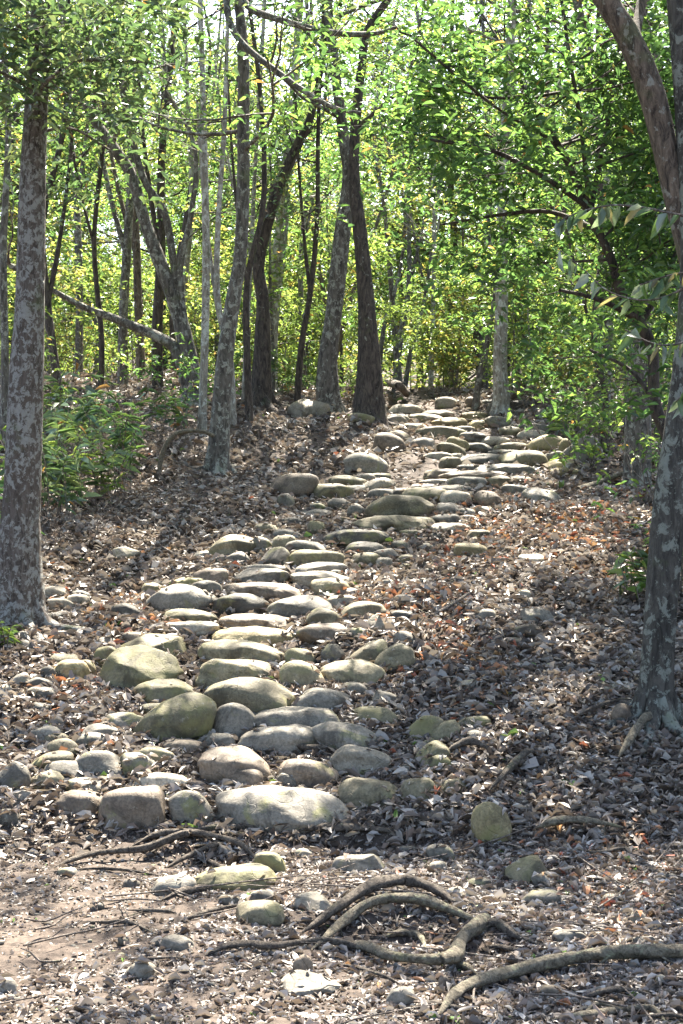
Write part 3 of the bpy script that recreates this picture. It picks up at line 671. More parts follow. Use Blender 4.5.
root('thin grey root at the lower right below the half buried pale root', 'F', [(480, 62), (520, 68), (560, 60), (600, 62)], [4, 7, 7, 4])

# ---------------------------------------------------------------- trees
def leafy(parent, tips, per, spread, size, pal, name='crown', origin=(0, 0, 0), mat='leaf', **kw):
    V_, C_ = foliage(tips, per, spread, size, pal, **kw)
    if not len(V_): return None
    V_ = V_ - np.array(tuple(origin))
    return link(name, leaf_mesh(name, V_, C_, MAT[mat]), parent)

def tree(label, stems, mat, d=None, group='slender trees along the path', crown=None, flare=(.35, 9, 5), limbs=(), name='tree', sides=16, cat='tree'):
    """stems: list of pixel polylines [(px,py,w),...]; the first starts at the root. crown: dict(z0, n, length, per, size, pal)"""
    bx, by, bw = stems[0][0]
    b0 = hit(bx, by) if d is None else Vector((at(bx, by, d).x, d, float(h(at(bx, by, d).x, d))))
    dd = b0.y; tb = Tubes(); tips = []
    root_ = empty(name, b0, label=label, cat=cat, group=group)
    for k, st in enumerate(stems):
        off = 0 if k == 0 else U(-.25, .25)
        P = []; R = []
        n = len(st)
        for j, (px, py, w) in enumerate(st):
            q = at(px, py, dd + off*j/max(1, n-1)*1.0); P.append(q); R.append(w*dd/F/2*.93)
        if k == 0: P[0] = b0 - Vector((0, 0, .18)); 
        # carry the stem on above the frame, thinning into the canopy
        top = P[-1]; last = (P[-1]-P[-2]).normalized()
        ext = crown.get('ext', 2.5) if crown and st[-1][1] < 40 else 0
        if ext:
            for e in range(1, 5):
                last = (last + Vector((U(-.15, .15), U(-.15, .15), .15))).normalized()
                top = top + last*ext/4; P.append(top.copy()); R.append(R[n-1]*(1-.19*e))
        C = tb.add(P, R, sides=sides, rough=.05, samples=len(P)*9, flare=flare if k == 0 else 0)
        if k == 0 and bw*dd/F > .12:
            rr = bw*dd/F/2
            for q_ in range(7):
                a = q_*.9+U(-.3, .3); l = rr*U(2.2, 5); ca, sa = math.cos(a), math.sin(a)
                gp = lambda t: (b0.x+ca*t+U(-.01, .01), b0.y+sa*t, float(h(b0.x+ca*t, b0.y+sa*t)))
                p1, p2, p3 = gp(rr*1.25), gp(rr+l*.5), gp(rr+l)
                tb.add([(b0.x+ca*rr*.45, b0.y+sa*rr*.45, b0.z+rr*1.5), (p1[0], p1[1], p1[2]+rr*.28), (p2[0], p2[1], p2[2]+rr*.05), (p3[0], p3[1], p3[2]-rr*.3)], [rr*.42, rr*.36, rr*.22, rr*.1], sides=8, rough=.12, samples=12, cap=False)
        if crown:
            zs = C[:, 2]; ok = [i for i in range(len(C)) if zs[i] > crown['z0']]
            if ok:
                for _ in range(max(1, int(crown['n']/len(stems)))):
                    i = random.choice(ok); a = U(0, 6.28)
                    grow(tb, C[i], (math.cos(a), math.sin(a), U(-.1, .7)), crown.get('length', 1.6)*U(.6, 1.2), max(.012, R[0]*.22), crown.get('level', 2), tips)
                tips.append(Vector(C[-1]))
    for lm in limbs:
        P = [at(px, py, dd+do) for px, py, w, do in lm['pts']]; R = [w*dd/F/2 for px, py, w, do in lm['pts']]
        C = tb.add(P, R, sides=8, rough=.07, samples=len(P)*6, cap=False)
        for _ in range(lm.get('n', 3)):
            i = random.randrange(len(C)//3, len(C)); a = U(0, 6.28)
            grow(tb, C[i], (math.cos(a), math.sin(a), U(-.4, .4)), lm.get('len', .6)*U(.6, 1.2), R[-1]*.5, 1, tips if lm.get('leaf', 1) else [])
    t = tb.build('trunk', MAT[mat], root_, origin=b0)
    if tips and crown:
        leafy(root_, tips, crown.get('per', 40), crown.get('spread', .34), crown.get('size', .11), crown.get('pal', 'mid'), origin=b0, dead=crown.get('dead', .006), mat='thick' if crown.get('pal') == 'gray' else 'leaf')
    return root_

CR = dict(z0=5.2, n=10, length=1.8, per=16, size=.092, pal='mid', ext=3.0)
def cr(**k): c = dict(CR); c.update(k); return c
tree('stout brown trunk with pale lichen blotches at the left edge', [[(20, 628, 44), (18, 560, 40), (22, 480, 38), (26, 380, 34), (30, 300, 31), (33, 180, 28), (38, 80, 26), (44, 0, 24)]], 'bark_brown',
     crown=cr(z0=4.35, n=9, length=1.4, per=18, pal='gray'), flare=(.45, 12, 5),
     limbs=[dict(pts=[(30, 135, 4, 0), (70, 128, 3, .2), (110, 150, 2, .5)], n=3), dict(pts=[(38, 62, 5, 0), (90, 60, 3, -.3), (145, 62, 2, -.6)], n=3), dict(pts=[(34, 90, 5, 0), (0, 72, 3, -.4), (-40, 65, 2, -.5)], n=4), dict(pts=[(36, 100, 5, 0), (44, 84, 4, -.6), (60, 70, 3, -1.1)], n=6), dict(pts=[(38, 50, 5, 0), (30, 34, 4, -.6), (16, 24, 3, -1.1)], n=7)])
tree('multi stemmed grey tree whose stems lean up to the left', [
     [(192, 408, 22), (193, 385, 18), (184, 335, 15), (172, 295, 14), (155, 250, 14), (145, 222, 13), (131, 175, 12), (112, 145, 11), (88, 108, 10), (70, 50, 8), (60, 0, 7)],
     [(190, 392, 14), (176, 351, 12), (160, 338, 11), (135, 327, 10), (108, 316, 8), (84, 307, 7), (47, 287, 6), (10, 265, 5)],
     [(188, 360, 9), (176, 280, 8), (165, 215, 8), (145, 182, 7), (133, 140, 7), (120, 70, 6), (118, 0, 5)],
     [(192, 370, 8), (180, 275, 7), (191, 215, 6), (196, 160, 5), (185, 120, 5), (168, 90, 5), (160, 0, 4)]], 'bark_grey', crown=cr(z0=4.8, n=12, per=17, pal='gray'))
tree('thin straight pale lichened pole of a tree beside the multi stemmed tree', [[(202, 434, 8), (203, 400, 8), (205, 334, 8), (206, 250, 8), (204, 150, 7), (202, 60, 6), (200, 0, 6)]], 'bark_pale', crown=cr(n=5, z0=6, ext=2, pal='gray'))
tree('lichen spotted trunk leaning right, in front of the thin pale pole', [[(217, 474, 24), (219, 440, 20), (225, 358, 17), (233, 300, 16), (240, 255, 15), (243, 190, 14), (243, 120, 13), (243, 60, 12), (238, 0, 10)]], 'bark_grey',
     crown=cr(n=8, z0=4.9, pal='gray'), limbs=[
     dict(pts=[(240, -50, 7, 0), (229, -18, 7, -.1), (228, 16, 7, -.2), (243, 44, 7, -.3), (280, 74, 6, -.5), (304, 91, 5, -.6), (334, 108, 5, -.7), (361, 113, 3, -.8)], n=2, len=.4),
     dict(pts=[(240, -60, 8, 0), (236, -20, 8, -.1), (248, 6, 7, -.2), (274, 18, 7, -.4), (328, 32, 6, -.6), (371, 34, 5, -.8), (397, 27, 3, -.9)], n=4, len=.5)])
tree('dark based trunk that leans away to the right', [[(261, 408, 24), (262, 380, 19), (263, 303, 13), (259, 262, 12), (276, 195, 12), (296, 148, 10), (310, 118, 8), (322, 60, 7), (330, 0, 6)]], 'bark_dark', crown=cr(n=6))
tree('pale grey trunk close behind the dark based one', [[(267, 392, 17), (270, 330, 15), (279, 255, 14), (284, 202, 13), (290, 141, 11), (296, 70, 9), (300, 0, 8)]], 'bark_pale', crown=cr(n=6))
tree('left trunk of the leaning pair with swollen foot at the crest of the path', [[(331, 406, 24), (327, 369, 20), (334, 310, 17), (342, 235, 18), (349, 178, 15), (344, 140, 13), (334, 60, 11), (328, 0, 9)]], 'bark_grey', d=18.5,
     crown=cr(n=8, z0=6.5), flare=(.6, 10, 4))
tree('dark right trunk of the leaning pair at the crest of the path', [[(368, 419, 26), (369, 376, 19), (366, 303, 16), (360, 235, 14), (354, 180, 12), (355, 130, 11), (361, 70, 10), (368, 30, 9), (390, -5, 8)]], 'bark_dark', d=18.0,
     crown=cr(n=8, z0=6.5), flare=(.8, 10, 4))
tree('thin bent sapling slanting right between the pale trunk and the leaning pair', [[(287, 388, 6), (298, 325, 5), (313, 281, 5), (331, 233, 4), (340, 207, 4), (365, 190, 3), (382, 178, 3), (402, 162, 2)]], 'bark_dark',
     crown=dict(z0=4, n=3, length=.8, per=14, size=.1, pal='mid', level=1), sides=8)
tree('pale spotted straight trunk at the right end of the path', [[(501, 417, 17), (501, 395, 15), (500, 365, 14), (501, 319, 13), (502, 266, 13), (503, 200, 12), (506, 120, 11), (510, 50, 10), (512, 0, 9)]], 'bark_pale', crown=cr(n=9, z0=6.2), flare=(.35, 12, 4))
tree('thin leaning stem just left of the pale spotted trunk', [[(474, 409, 8), (479, 380, 7), (486, 350, 6), (494, 300, 5), (500, 240, 4), (505, 180, 3)]], 'bark_grey', crown=dict(z0=5, n=4, length=.9, per=18, size=.1, pal='yellow', level=1), sides=8)
tree('slim stem leaning right, second left of the pale spotted trunk', [[(452, 389, 7), (457, 350, 6), (462, 320, 6), (469, 262, 5), (475, 200, 4)]], 'bark_grey', crown=dict(z0=5, n=4, length=.9, per=18, size=.1, pal='yellow', level=1), sides=8)
tree('dark grey lichened trunk standing at the right edge of the slope', [[(655, 722, 42), (657, 690, 35), (662, 600, 34), (671, 500, 34), (681, 420, 32), (689, 340, 29), (692, 250, 27), (687, 130, 24), (676, 0, 21)]],
     'bark_green', crown=cr(z0=4.6, n=7, length=1.6, ext=3), flare=(.2, 12, 5))
tree('brown flaky trunk leaning in to the left across the top right corner', [[(790, 690, 40), (765, 560, 36), (738, 430, 33), (712, 330, 31), (688, 240, 29), (668, 160, 29), (652, 95, 29), (630, 40, 27), (600, -10, 24)]],
     'bark_warm', d=7.6, crown=cr(z0=4.6, n=6, length=1.5, ext=3), limbs=[dict(pts=[(634, 45, 12, 0), (642, 0, 10, .2), (655, -50, 8, .3)], n=2)])
# dense leafy tree on the right
L_ = lambda pts, n=5, ln=.7: dict(pts=pts, n=n, len=ln)
tree('dense dark green leafy tree spreading its fan of branches at right', [[(672, 640, 17), (668, 520, 15), (671, 450, 14), (655, 405, 13), (652, 350, 12), (636, 318, 12), (620, 290, 11), (610, 256, 10), (586, 206, 9), (572, 171, 7), (557, 142, 6), (522, 96, 4)]],
     'bark_dark', d=9.6, crown=dict(z0=2.9, n=16, length=.85, per=27, spread=.27, size=.088, pal='dark', ext=0), sides=10, limbs=[
     L_([(590, 215, 6, 0), (600, 160, 5, .1), (612, 100, 4, .3), (620, 40, 3, .4)]), L_([(586, 206, 6, 0), (540, 175, 5, -.2), (490, 150, 4, -.4), (430, 140, 3, -.5)], 7),
     L_([(572, 171, 5, 0), (540, 120, 4, .2), (510, 60, 3, .4), (480, 10, 2, .6)], 7), L_([(598, 230, 6, 0), (550, 212, 5, .3), (500, 215, 4, .5), (440, 225, 2, .6)], 6),
     L_([(590, 210, 6, 0), (580, 120, 4, -.3), (570, 60, 4, -.4), (560, -10, 3, -.4)], 6), L_([(560, 145, 4, 0), (500, 110, 3, -.2), (450, 70, 3, -.3), (415, 40, 2, -.4)], 6),
     L_([(636, 318, 7, 0), (600, 300, 5, -.3), (560, 290, 3, -.5)], 4, .5), L_([(640, 325, 7, 0), (670, 270, 5, .2), (690, 200, 4, .4)], 5), L_([(660, 410, 6, 0), (630, 370, 4, .2), (590, 350, 3, .4)], 4, .5)])

# slim background trunks seen between the main ones (each its own tree)
bgst = [
 ('slim lichened stem crossing close behind the leaning spotted trunk', [(233, 418, 8), (228, 360, 7), (217, 300, 7), (214, 220, 6), (222, 120, 5), (226, 0, 4)], 17, 'bark_pale'),
 ('dark slim stem leaning left between the spotted trunk and dark based one', [(250, 405, 8), (247, 350, 7), (252, 280, 6), (262, 200, 6), (258, 100, 5), (250, 0, 4)], 17.5, 'bark_dark'),
 ('slim dark stem leaning right across the centre gap', [(296, 398, 7), (300, 350, 6), (312, 290, 6), (318, 220, 5), (316, 120, 4), (322, 0, 4)], 19, 'bark_dark'),
 ('slim grey trunk behind the fallen-looking bough at left', [(123, 372, 10), (123, 314, 9), (125, 250, 9), (128, 150, 8), (124, 60, 7), (122, 0, 6)], 21, 'bark_grey'),
 ('slim warm toned trunk left of the multi stemmed tree', [(142, 378, 9), (140, 300, 8), (137, 250, 8), (132, 150, 7), (138, 0, 6)], 22, 'bark_warm'),
 ('dark thin leaning stem just right of the stout left trunk', [(62, 400, 9), (55, 350, 8), (50, 300, 8), (47, 220, 7), (60, 120, 6), (66, 0, 5)], 18, 'bark_dark'),
 ('dark slim trunk directly behind the multi stemmed tree', [(158, 385, 11), (157, 330, 10), (158, 250, 9), (160, 160, 8), (172, 60, 7), (175, 0, 6)], 20, 'bark_dark'),
 ('thin trunk behind the multi stemmed tree on its right side', [(182, 392, 7), (184, 300, 7), (188, 200, 6), (190, 100, 5), (188, 0, 4)], 21, 'bark_pale'),
 ('slim trunk partly hidden right of the left edge trunk', [(78, 392, 8), (80, 300, 8), (74, 200, 7), (70, 100, 6), (76, 0, 5)], 24, 'bark_grey'),
 ('thin grey stem in the yellow green gap right of the leaning pair', [(392, 400, 6), (398, 340, 6), (408, 280, 5), (410, 180, 4), (416, 60, 4), (418, 0, 3)], 26, 'bark_grey'),
 ('thin stem slanting right among yellow leaves beyond the crest', [(402, 398, 5), (412, 350, 5), (428, 290, 4), (440, 200, 4), (448, 100, 3)], 25, 'bark_grey'),
 ('straight thin pole midway between leaning pair and pale spotted trunk', [(430, 396, 5), (432, 330, 5), (434, 240, 4), (430, 120, 4), (434, 0, 3)], 24, 'bark_pale'),
 ('faint trunk right of the pale spotted trunk', [(528, 410, 7), (524, 340, 6), (520, 260, 6), (522, 150, 5), (525, 0, 4)], 23, 'bark_grey'),
 ('dim thin trunk behind the right hand shrubs', [(560, 420, 6), (563, 350, 6), (560, 260, 5), (552, 150, 4), (550, 0, 4)], 22, 'bark_dark'),
 ('crooked thin trunk behind the slender lichened one', [(602, 450, 7), (606, 400, 7), (598, 330, 6), (604, 240, 5), (600, 100, 4), (596, 0, 4)], 16, 'bark_dark'),
 ('thin pale stem between the leaning trunk and dark based trunk', [(243, 402, 5), (246, 330, 5), (252, 250, 5), (256, 150, 4), (262, 0, 4)], 19, 'bark_pale'),
 ('slim trunk filling the gap left of the leaning pair', [(306, 392, 6), (304, 330, 6), (300, 250, 5), (308, 150, 5), (306, 0, 4)], 23, 'bark_grey'),
 ('thin grey pole near the left frame edge behind the stout trunk', [(4, 440, 9), (6, 360, 8), (4, 250, 8), (8, 120, 7), (2, 0, 6)], 15, 'bark_grey'),
 ('narrow stem close left of the thin straight pale pole', [(100, 400, 6), (104, 340, 6), (98, 240, 5), (106, 120, 5), (102, 0, 4)], 19, 'bark_dark'),
]
for lb, st, d, mt in bgst:
    st = [st[0]] + [(px+U(-5, 5)*min(1, k/2), py, w) for k, (px, py, w) in enumerate(st[1:], 1)]
    q = st[2]; sg = random.choice([-1, 1]); lean = U(14, 40)*sg
    fork = [(q[0], q[1]+6, q[2]*.7), (q[0]+lean*.4, q[1]-50, q[2]*.62), (q[0]+lean*.75, q[1]-120, q[2]*.5), (q[0]+lean, q[1]-200, q[2]*.4)]
    tree(lb, [st, fork], mt, d=d, group='slim background trunks', crown=dict(z0=5.5, n=6, length=1.5, per=13, size=.105, pal=random.choice(['mid', 'yellow', 'mid', 'dark']), ext=2.5, level=1), sides=8, flare=(.3, 8, 3))

# prototypes for copies
def copy_tree(o, loc, rz, sc, label=None, group=None):
    c = o.copy(); COL.objects.link(c); c.location = loc; c.rotation_euler = (0, 0, rz); c.scale = (sc, sc, sc*U(.9, 1.12))
    if label: c['label'] = label
    if group: c['group'] = group
    for ch in o.children:
        k = ch.copy(); COL.objects.link(k); k.parent = c
    return c
def proto_tree(name, label, cat, group, H, r, z0, n, length, per, size, pal, mat, spread=.4, level=2, lean=.12):
    e = empty(name, (0, 0, 0), label=label, cat=cat, group=group); tb = Tubes(); tips = []
    P = []; R = []; x = y = 0
    for i in range(6):
        P.append(Vector((x, y, -.2 + (H+.2)*i/5))); R.append(r*(1-.14*i)); x += U(-lean, lean)*H*.15; y += U(-lean, lean)*H*.15
    C = tb.add(P, R, sides=9, rough=.05, samples=24, flare=(.3, 8, 3)); ok = [i for i in range(len(C)) if C[i, 2] > z0]
    for _ in range(n):
        i = random.choice(ok); a = U(0, 6.28)
        grow(tb, C[i], (math.cos(a), math.sin(a), U(-.1, .6)), length*U(.6, 1.2), max(.006, r*.3), level, tips)
    tips.append(Vector(C[-1]))
    tb.build('trunk', MAT[mat], e)
    leafy(e, tips, per, spread, size, pal, gaps=False, dead=.012)
    return e
def ordinals(objs, kinds):
    for kd, ph in kinds.items():
        m = sorted([o for o in objs if o.get('k_') == kd], key=lambda o: o.location.x/o.location.y)
        for i, o in enumerate(m):
            k = min(i, len(m)-1-i); side = 'left' if i <= len(m)-1-i else 'right'
            o['label'] = (side + 'most' if k == 0 else ORD[k+1] + ' from ' + side) + ' of the ' + ph
        for o in m: del o['k_']
GB = 'leafy trees beyond the crest'
protos = [proto_tree('background_tree', 'leafy yellow green tree beyond the crest of the slope', 'tree', GB, 7.4, .09, .4, 17, 2.0, 30, .13, 'yellow', 'bark_grey', .28),
          proto_tree('background_tree', 'mid green leafy tree beyond the crest of the slope', 'tree', GB, 8.8, .11, .7, 18, 2.3, 30, .13, 'mid', 'bark_dark', .28),
          proto_tree('background_tree', 'bright light green tree beyond the crest of the slope', 'tree', GB, 5.6, .07, .3, 17, 1.7, 30, .125, 'bright_green', 'bark_grey', .26)]
spots = []
for i in range(44):
    for _ in range(30):
        y = U(25, 52); x = U(-.30, .30)*y*1.05
        if all((x-a)**2+(y-b)**2 > 3.2 for a, b in spots): break
    spots.append((x, y))
BT = []; UT = []
for k_, p in enumerate(protos): p['k_'] = k_
for i, (x, y) in enumerate(spots):
    p = protos[i % 3] if i < 3 else random.choice(protos)
    loc = (x, y, float(h(x, y))); sc = U(.75, 1.15)
    if i < 3: p.location = loc; p.scale = (sc,)*3; BT.append(p)
    else: BT.append(copy_tree(p, loc, U(0, 6.28), sc))
ordinals(BT, {0: 'yellow green leafy trees beyond the crest', 1: 'mid green taller trees beyond the crest', 2: 'bright light green trees beyond the crest'})
# far wood on the rising ground behind, seen only as one soft mass of leaves
n = 1500; yy = rng.uniform(56, 84, n); xx = rng.uniform(-.36, .36, n)*yy
T_ = np.stack([xx, yy, h(xx, yy) + rng.uniform(.2, 4.5, n)*(1+.25*np.sin(xx*.7))], 1)
V_, C_ = foliage(T_, 26, 1.0, .36, 'bright_green', gaps=False, dead=.02)
tag(link('far_woods', leaf_mesh('far_woods', V_, C_, MAT['leaf'])), 'hazy mass of far woodland leaves behind the nearer trees', 'woodland', kind='stuff')
# understory saplings on both sides and behind the crest
GS = 'leafy saplings in the understory'
sp = [proto_tree('sapling', 's', 'sapling', GS, 2.6, .02, .7, 9, .8, 16, .10, 'yellow', 'bark_grey', .24, 1),
      proto_tree('sapling', 's', 'sapling', GS, 3.4, .026, 1.0, 10, .9, 16, .10, 'mid', 'bark_grey', .26, 1),
      proto_tree('sapling', 's', 'sapling', GS, 1.7, .013, .3, 8, .5, 16, .085, 'bright_green', 'bark_grey', .18, 1)]
for k_, p in enumerate(sp): p['k_'] = k_
SLAB = ['leafy yellow green sapling on the slope among the trunks', 'tall mid green sapling on the slope among the trunks', 'short bright green sapling on the slope among the trunks']
place = [(575, 400), (560, 405), (535, 400), (248, 392), (300, 385), (410, 392), (445, 390), (535, 412), (660, 480), (675, 560),
         (545, 405), (575, 405), (625, 430), (655, 440), (480, 388), (520, 395), (390, 388), (250, 385), (420, 385), (350, 385), (640, 410), (670, 420), (600, 410)]
for i, (px, py) in enumerate(place):
    g = hit(px, py); k = i % 3
    if i >= 6: k = random.randrange(3)
    sc = U(.7, 1.15)*(.8 if g.y < 13 else 1.0)
    if i < 3: o = sp[i]; o.location = g
    else: o = copy_tree(sp[k], g, U(0, 6.28), sc)
    UT.append(o)
for i in range(26):
    y = U(20, 27); x = U(-.27, .27)*y
    if abs(x-path_x(y)) < .9: continue
    k = random.randrange(3); UT.append(copy_tree(sp[k], (x, y, float(h(x, y))), U(0, 6.28), U(.8, 1.3)))
ordinals(UT, {0: 'yellow green saplings of the understory', 1: 'tall mid green saplings of the understory', 2: 'short bright green saplings of the understory'})

# bare slim poles of young trees crowding the crest
pole0 = None; PT = []
for i in range(34):
    y = U(20.5, 36); x = U(-.27, .27)*y
    if abs(x-path_x(y)) < .8 and y < 23: continue
    if i % 3 == 0 or pole0 is None:
        pole0 = proto_tree('young_tree', 'slim young tree', 'tree', 'slim young trees beyond the crest', U(6, 9), U(.03, .06), 4.2, 6, .9, 9, .10, random.choice(['mid', 'yellow']), random.choice(['bark_grey', 'bark_dark', 'bark_warm']), .3, 1, .42); o = pole0
    else: o = copy_tree(pole0, (0, 0, 0), U(0, 6.28), U(.85, 1.15))
    o['k_'] = 0; o.location = (x, y, float(h(x, y))); PT.append(o)
ordinals(PT, {0: 'slim bare stemmed young trees crowding beyond the crest'})

# canopy trees around the view whose crowns shade the slope; each grown for itself
GC = 'tall trees shading the slope from beside the view'
cps = [(-3.9, 7.5, 'left of the stout brown trunk'), (3.6, 6.5, 'right of the camera beyond the right trunk'), (-4.6, 11.5, 'on the left bank above the bamboo grass'), (4.2, 11.8, 'outside the right edge behind the trunks'),
       (5.0, 15.5, 'to the right of the path end'), (-5.8, 16, 'far out on the left bank'), (3.6, 19.5, 'right behind the pale spotted trunk'), (6.2, 20, 'farthest out at right near the crest'), (2.9, 13.8, 'behind the slender lichened trunk'), (-3.1, 9.4, 'added for foreground shade, between the stout brown trunk and the bamboo grass'), (3.1, 8.8, 'added for foreground shade, outside the right edge by the dark grey trunk')]  # last two are unseen, added so their crowns shade the foreground
for x, y, lb in cps:
    z = float(h(x, y)); H = U(8, 9.5)
    e = empty('canopy_tree', (x, y, z), label='tall leafy tree ' + lb, cat='tree', group=GC); tb = Tubes(); tips = []
    P = [Vector((x+U(-.15, .15)*i, y+U(-.15, .15)*i, z-.2+(H+.2)*i/5)) for i in range(6)]
    C = tb.add(P, [.12*(1-.15*i) for i in range(6)], sides=10, rough=.05, samples=26, flare=(.3, 8, 3)); ok = [i for i in range(len(C)) if C[i, 2] > z+4.4]
    for _ in range(14):
        a = U(0, 6.28); grow(tb, C[random.choice(ok)], (math.cos(a), math.sin(a), U(-.1, .6)), (2.1 if y > 9.5 or abs(x) > 3.3 else 2.7)*U(.6, 1.2), .03, 2, tips)
    tb.build('trunk', MAT['bark_grey'], e, origin=(x, y, z))
    leafy(e, tips, 15, .4, .12, 'mid', origin=(x, y, z))

# ---------------------------------------------------------------- bamboo grass, shrubs, near branch
def cane_grass(label, px, py, n, hgt, pal='gray', leafL=.20, rad=.35):
    n = int(n*.66); g = hit(px, py); e = empty('bamboo_grass', g, label=label, cat='bamboo grass', group='clumps of bamboo grass'); tb = Tubes(); V_ = []; C_ = []
    for i in range(n):
        a = U(0, 6.28); r0 = U(0, rad); x, y = g.x+r0*math.cos(a), g.y+r0*math.sin(a); z = float(h(x, y)); H = hgt*U(.55, 1.1); lx, ly = U(-.4, .4)*H, U(-.35, .25)*H
        P = [Vector((x+lx*t**1.7, y+ly*t**1.7, z+H*t-.15*H*t**3)) for t in (0, .33, .66, 1)]
        tb.add(P, [.004, .0035, .003, .0015], sides=4, rough=0, samples=8, cap=False)
        m = 12
        t = rng.uniform(.25, 1, m); B = np.stack([x+lx*t**1.7, y+ly*t**1.7, z+H*t-.15*H*t**3], 1)
        aa = rng.uniform(0, 6.28, m); D = np.stack([np.cos(aa), np.sin(aa), rng.uniform(-.5, .5, m)], 1); L = leafL*rng.uniform(.5, 1.2, m)
        V_.append(leaf_arrays(B, D, np.stack([rng.normal(0, .5, m), rng.normal(0, .5, m), np.ones(m)], 1), L, L*rng.uniform(.05, .09, m), rng.uniform(0, .3, m), rng.uniform(.1, .5, m)))
        C_.append(green_cols(m, pal, .02))
    tb.build('stems', MAT['twig'], e, origin=g)
    link('leaves', leaf_mesh('leaves', np.concatenate(V_)-np.array(tuple(g)), np.concatenate(C_), MAT['thick']), e)
for i, (px, py, n, hh, lb) in enumerate([(60, 520, 34, .95, 'tall arching clump of bamboo grass right behind the stout left trunk'), (100, 500, 30, .8, 'grey green bamboo grass clump right of the stout left trunk'),
    (125, 462, 24, .75, 'bamboo grass clump before the leaning stems'), (70, 462, 26, .9, 'bamboo grass clump on the upper left bank'), (30, 500, 22, .9, 'bamboo grass partly hidden by the stout left trunk'),
    (4, 560, 18, .6, 'bamboo grass at the left edge in front of the stout trunk'), (96, 440, 20, .8, 'farthest bamboo grass clump on the left bank'), (6, 650, 12, .22, 'small green tuft at the left edge by the trunk foot'),
    (160, 430, 14, .55, 'sparse bamboo grass below the multi stemmed tree'), (560, 440, 16, .6, 'bamboo grass beside the grey boulder at the path end'), (650, 600, 16, .6, 'thin bamboo grass left behind the right trunk'), (40, 440, 20, 1.0, 'dark bamboo grass clump left behind the stout trunk')]):
    cane_grass(lb, px, py, n, hh, ['gray', 'bright_green', 'mid'][i % 3] if i < 9 else 'bright_green', leafL=.08 if i == 7 else .17, rad=.12 if i == 7 else .35)

def shrub(label, px, py, hgt, n, per, size, pal, spread=.16, mat='twig'):
    g = hit(px, py); e = empty('shrub', g, label=label, cat='shrub', group='shrubs beside the path'); tb = Tubes(); tips = []
    for i in range(n):
        a = U(0, 6.28); grow(tb, (g.x+U(-.1, .1), g.y+U(-.1, .1), g.z-.04), (math.cos(a)*.7, math.sin(a)*.7, 1), hgt*U(.6, 1), .008, 2, tips, kids=2)
    tb.build('stems', MAT[mat], e, origin=g)
    if per: leafy(e, tips, per, spread, size, pal, name='leaves', origin=g)
for a in [('bright green shrub right of the grey boulder at the path end', 585, 470, .9, 6, 9, .10, 'bright_green'), ('leafy shrub under the fan branched tree', 612, 455, 1.1, 7, 10, .10, 'mid'),
          ('low shrub right of the pale fallen branch', 650, 505, .7, 6, 4, .08, 'bright_green'), ('dark leafy shrub behind the right trunk', 678, 590, .7, 6, 4, .08, 'dark'),
          ('yellow green shrub past the pale spotted trunk', 545, 418, 1.1, 7, 11, .11, 'yellow'), ('yellow green shrub beyond the crest left of the pale spotted trunk', 462, 396, 1.0, 6, 11, .11, 'yellow'),
          ('shrub at the foot of the dark based trunk', 282, 398, .7, 6, 9, .09, 'gray'), ('shrub between the multi stemmed tree and thin pale pole', 180, 415, .6, 5, 9, .09, 'dark'),
          ('leafy shrub at the far left behind the trunk', 50, 420, 1.4, 8, 5, .09, 'bright_green'), ('green shrub below the slanted bough', 110, 395, 1.0, 7, 4, .09, 'bright_green'), ('tall shrub at the right edge', 665, 440, 1.3, 6, 6, .085, 'mid')]:
    shrub(*a)
def dry(label, px, py, hgt, n):
    g = hit(px, py); e = Tubes(); t = []
    for i in range(n):
        a = U(0, 6.28); grow(e, (g.x+U(-.3, .3), g.y+U(-.2, .2), g.z-.02), (math.cos(a), math.sin(a), U(.3, 1)), hgt*U(.5, 1), .005, 2, t, kids=3, wander=.35)
    o = e.build('dry_bush', MAT['twig'], origin=g); o.location = g; tag(o, label, 'dry bush', 'leafless dry bushes')
for a in [('bare twiggy bush on the leafy bank below the bamboo grass', 130, 510, .55, 12), ('bare twigs at the foot of the leaning lichen spotted trunk', 205, 475, .5, 10), ('bare twiggy bush between leaning trunk and steps', 262, 440, .5, 9),
          ('bare bush behind the upper bend of the path', 450, 398, .6, 10), ('bare twigs beside the pale spotted trunk', 525, 412, .5, 10), ('bare dark bush left of the right trunk', 620, 600, .5, 9),
          ('bare twiggy bush under the slanted bough', 150, 440, .6, 11), ('bare twiggy bush on the bank left of the bent sapling', 118, 472, .6, 12), ('sprawling bare bush at the foot of the multi stemmed tree', 182, 448, .5, 10), ('low bare twigs right of the stout trunk on the leafy bank', 66, 545, .4, 8),
          ('bare twigs beside the crest boulder', 300, 420, .35, 8), ('bare bush right of the path above the fallen branch', 600, 520, .4, 8), ('bare twigs under the bamboo grass by the left trunk', 85, 545, .35, 8)]:
    dry(*a)
def stick(label, pts, w, lift=.04, mat='twig'):
    tb = Tubes(); P = []
    for (px, py, l) in pts:
        g = hit(px, py+l*0); P.append(g+Vector((0, 0, lift+l)))
    R = [w*P[0].y/F/2*(1-.12*i) for i in range(len(P))]
    tb.add(P, R, sides=9, rough=.07, samples=len(P)*6); o = tb.build('fallen_branch', MAT[mat], origin=P[0]); o.location = P[0]
    tag(o, label, 'fallen branch', 'fallen branches')
stick('pale fallen branch resting beside the grey boulder at the path end', [(578, 494, 0), (600, 489, .03), (626, 484, .08)], 7, mat='root_pale')
stick('slanting dead stick on the leafy slope right of the steps', [(432, 622, 0), (452, 610, 0), (470, 600, .01)], 4)
stick('thin dead stick across the bank right of the left trunk', [(104, 520, 0), (150, 545, 0), (185, 565, 0)], 2.5)
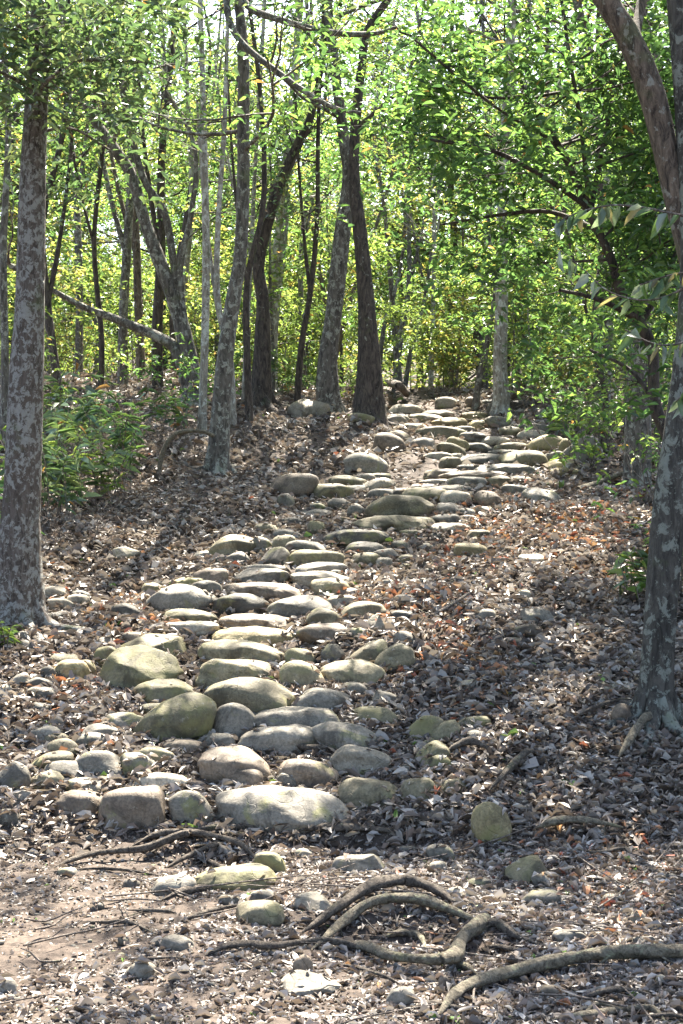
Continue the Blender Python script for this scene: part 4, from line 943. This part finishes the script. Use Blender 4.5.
stick('long dead stick on the leafy slope below the right thin trunk', [(560, 640, 0), (600, 632, 0), (640, 628, 0)], 3)
stick('fallen log lying beyond the leaning pair', [(376, 388, .1), (392, 392, .1), (408, 400, .05)], 4)
# bent dead sapling hooking over on the bank
tb = Tubes(); b0 = hit(158, 476); P = [b0-Vector((0, 0, .05)), at(163, 452, b0.y), at(176, 434, b0.y), at(200, 431, b0.y), at(214, 436, b0.y+.1)]
tb.add(P, [.026, .024, .023, .02, .016], sides=9, samples=24); o = tb.build('bent_sapling', MAT['root_pale'], origin=b0); o.location = b0
tag(o, 'leafless sapling bent over to touch the leaning lichen spotted trunk', 'sapling')

# big-leaved sapling hanging into view from the right
def near_branch():
    g = Vector((1.75, 5.2, float(h(1.75, 5.2))))
    e = empty('broadleaf_sapling', g, label='big leaved sapling arching in from the right edge with grey green leaves', cat='sapling'); tb = Tubes()
    tb.add([g-Vector((0, 0, .1)), g+Vector((.1, 0, 1.0)), g+Vector((.05, 0, 1.7)), at(760, 200, 5.2)], [.022, .018, .014, .010], sides=8, samples=24)
    V_ = []; C_ = []
    for pts in ([(740, 250), (690, 285), (650, 300), (610, 292), (582, 268), (560, 250)], [(740, 230), (680, 215), (620, 205), (580, 212), (556, 222)], [(745, 290), (700, 335), (660, 345), (625, 330)], [(750, 330), (700, 380), (672, 405)], [(745, 260), (700, 270), (670, 275), (640, 285)]):
        dz = U(-.4, .3); P = [at(x, y, 5.2+dz*i/4) for i, (x, y) in enumerate(pts)]
        C = tb.add(P, [.007, .005, .004, .003, .002, .0015][:len(P)], sides=5, samples=20, rough=.03, cap=False)
        for i in range(4, len(C), 1):
            for s in (-1, 1):
                if random.random() < .5: continue
                T = C[i]-C[i-1]; T = T/np.linalg.norm(T); L = U(.05, .12)
                D = T*U(0, .7) + np.array([U(-.5, .5), s*U(.1, .7), -.8*U(.3, 1.4)]); Nn = np.array([U(-.9, .9), -.7*s+U(-.7, .7), U(.2, .9)])
                V_.append(leaf_arrays(C[i][None], D[None], Nn[None], np.array([L]), np.array([L*.42]), .12, .15))
                C_.append(np.array([random.choice([(.09, .13, .09), (.06, .11, .05), (.17, .21, .19), (.05, .10, .03), (.10, .18, .035), (.08, .12, .08), (.13, .11, .05)])]))
    tb.build('stem', MAT['twig'], e, origin=g)
    link('leaves', leaf_mesh('leaves', np.concatenate(V_)-np.array(tuple(g)), np.concatenate(C_), MAT['leaf'], True), e)
near_branch()
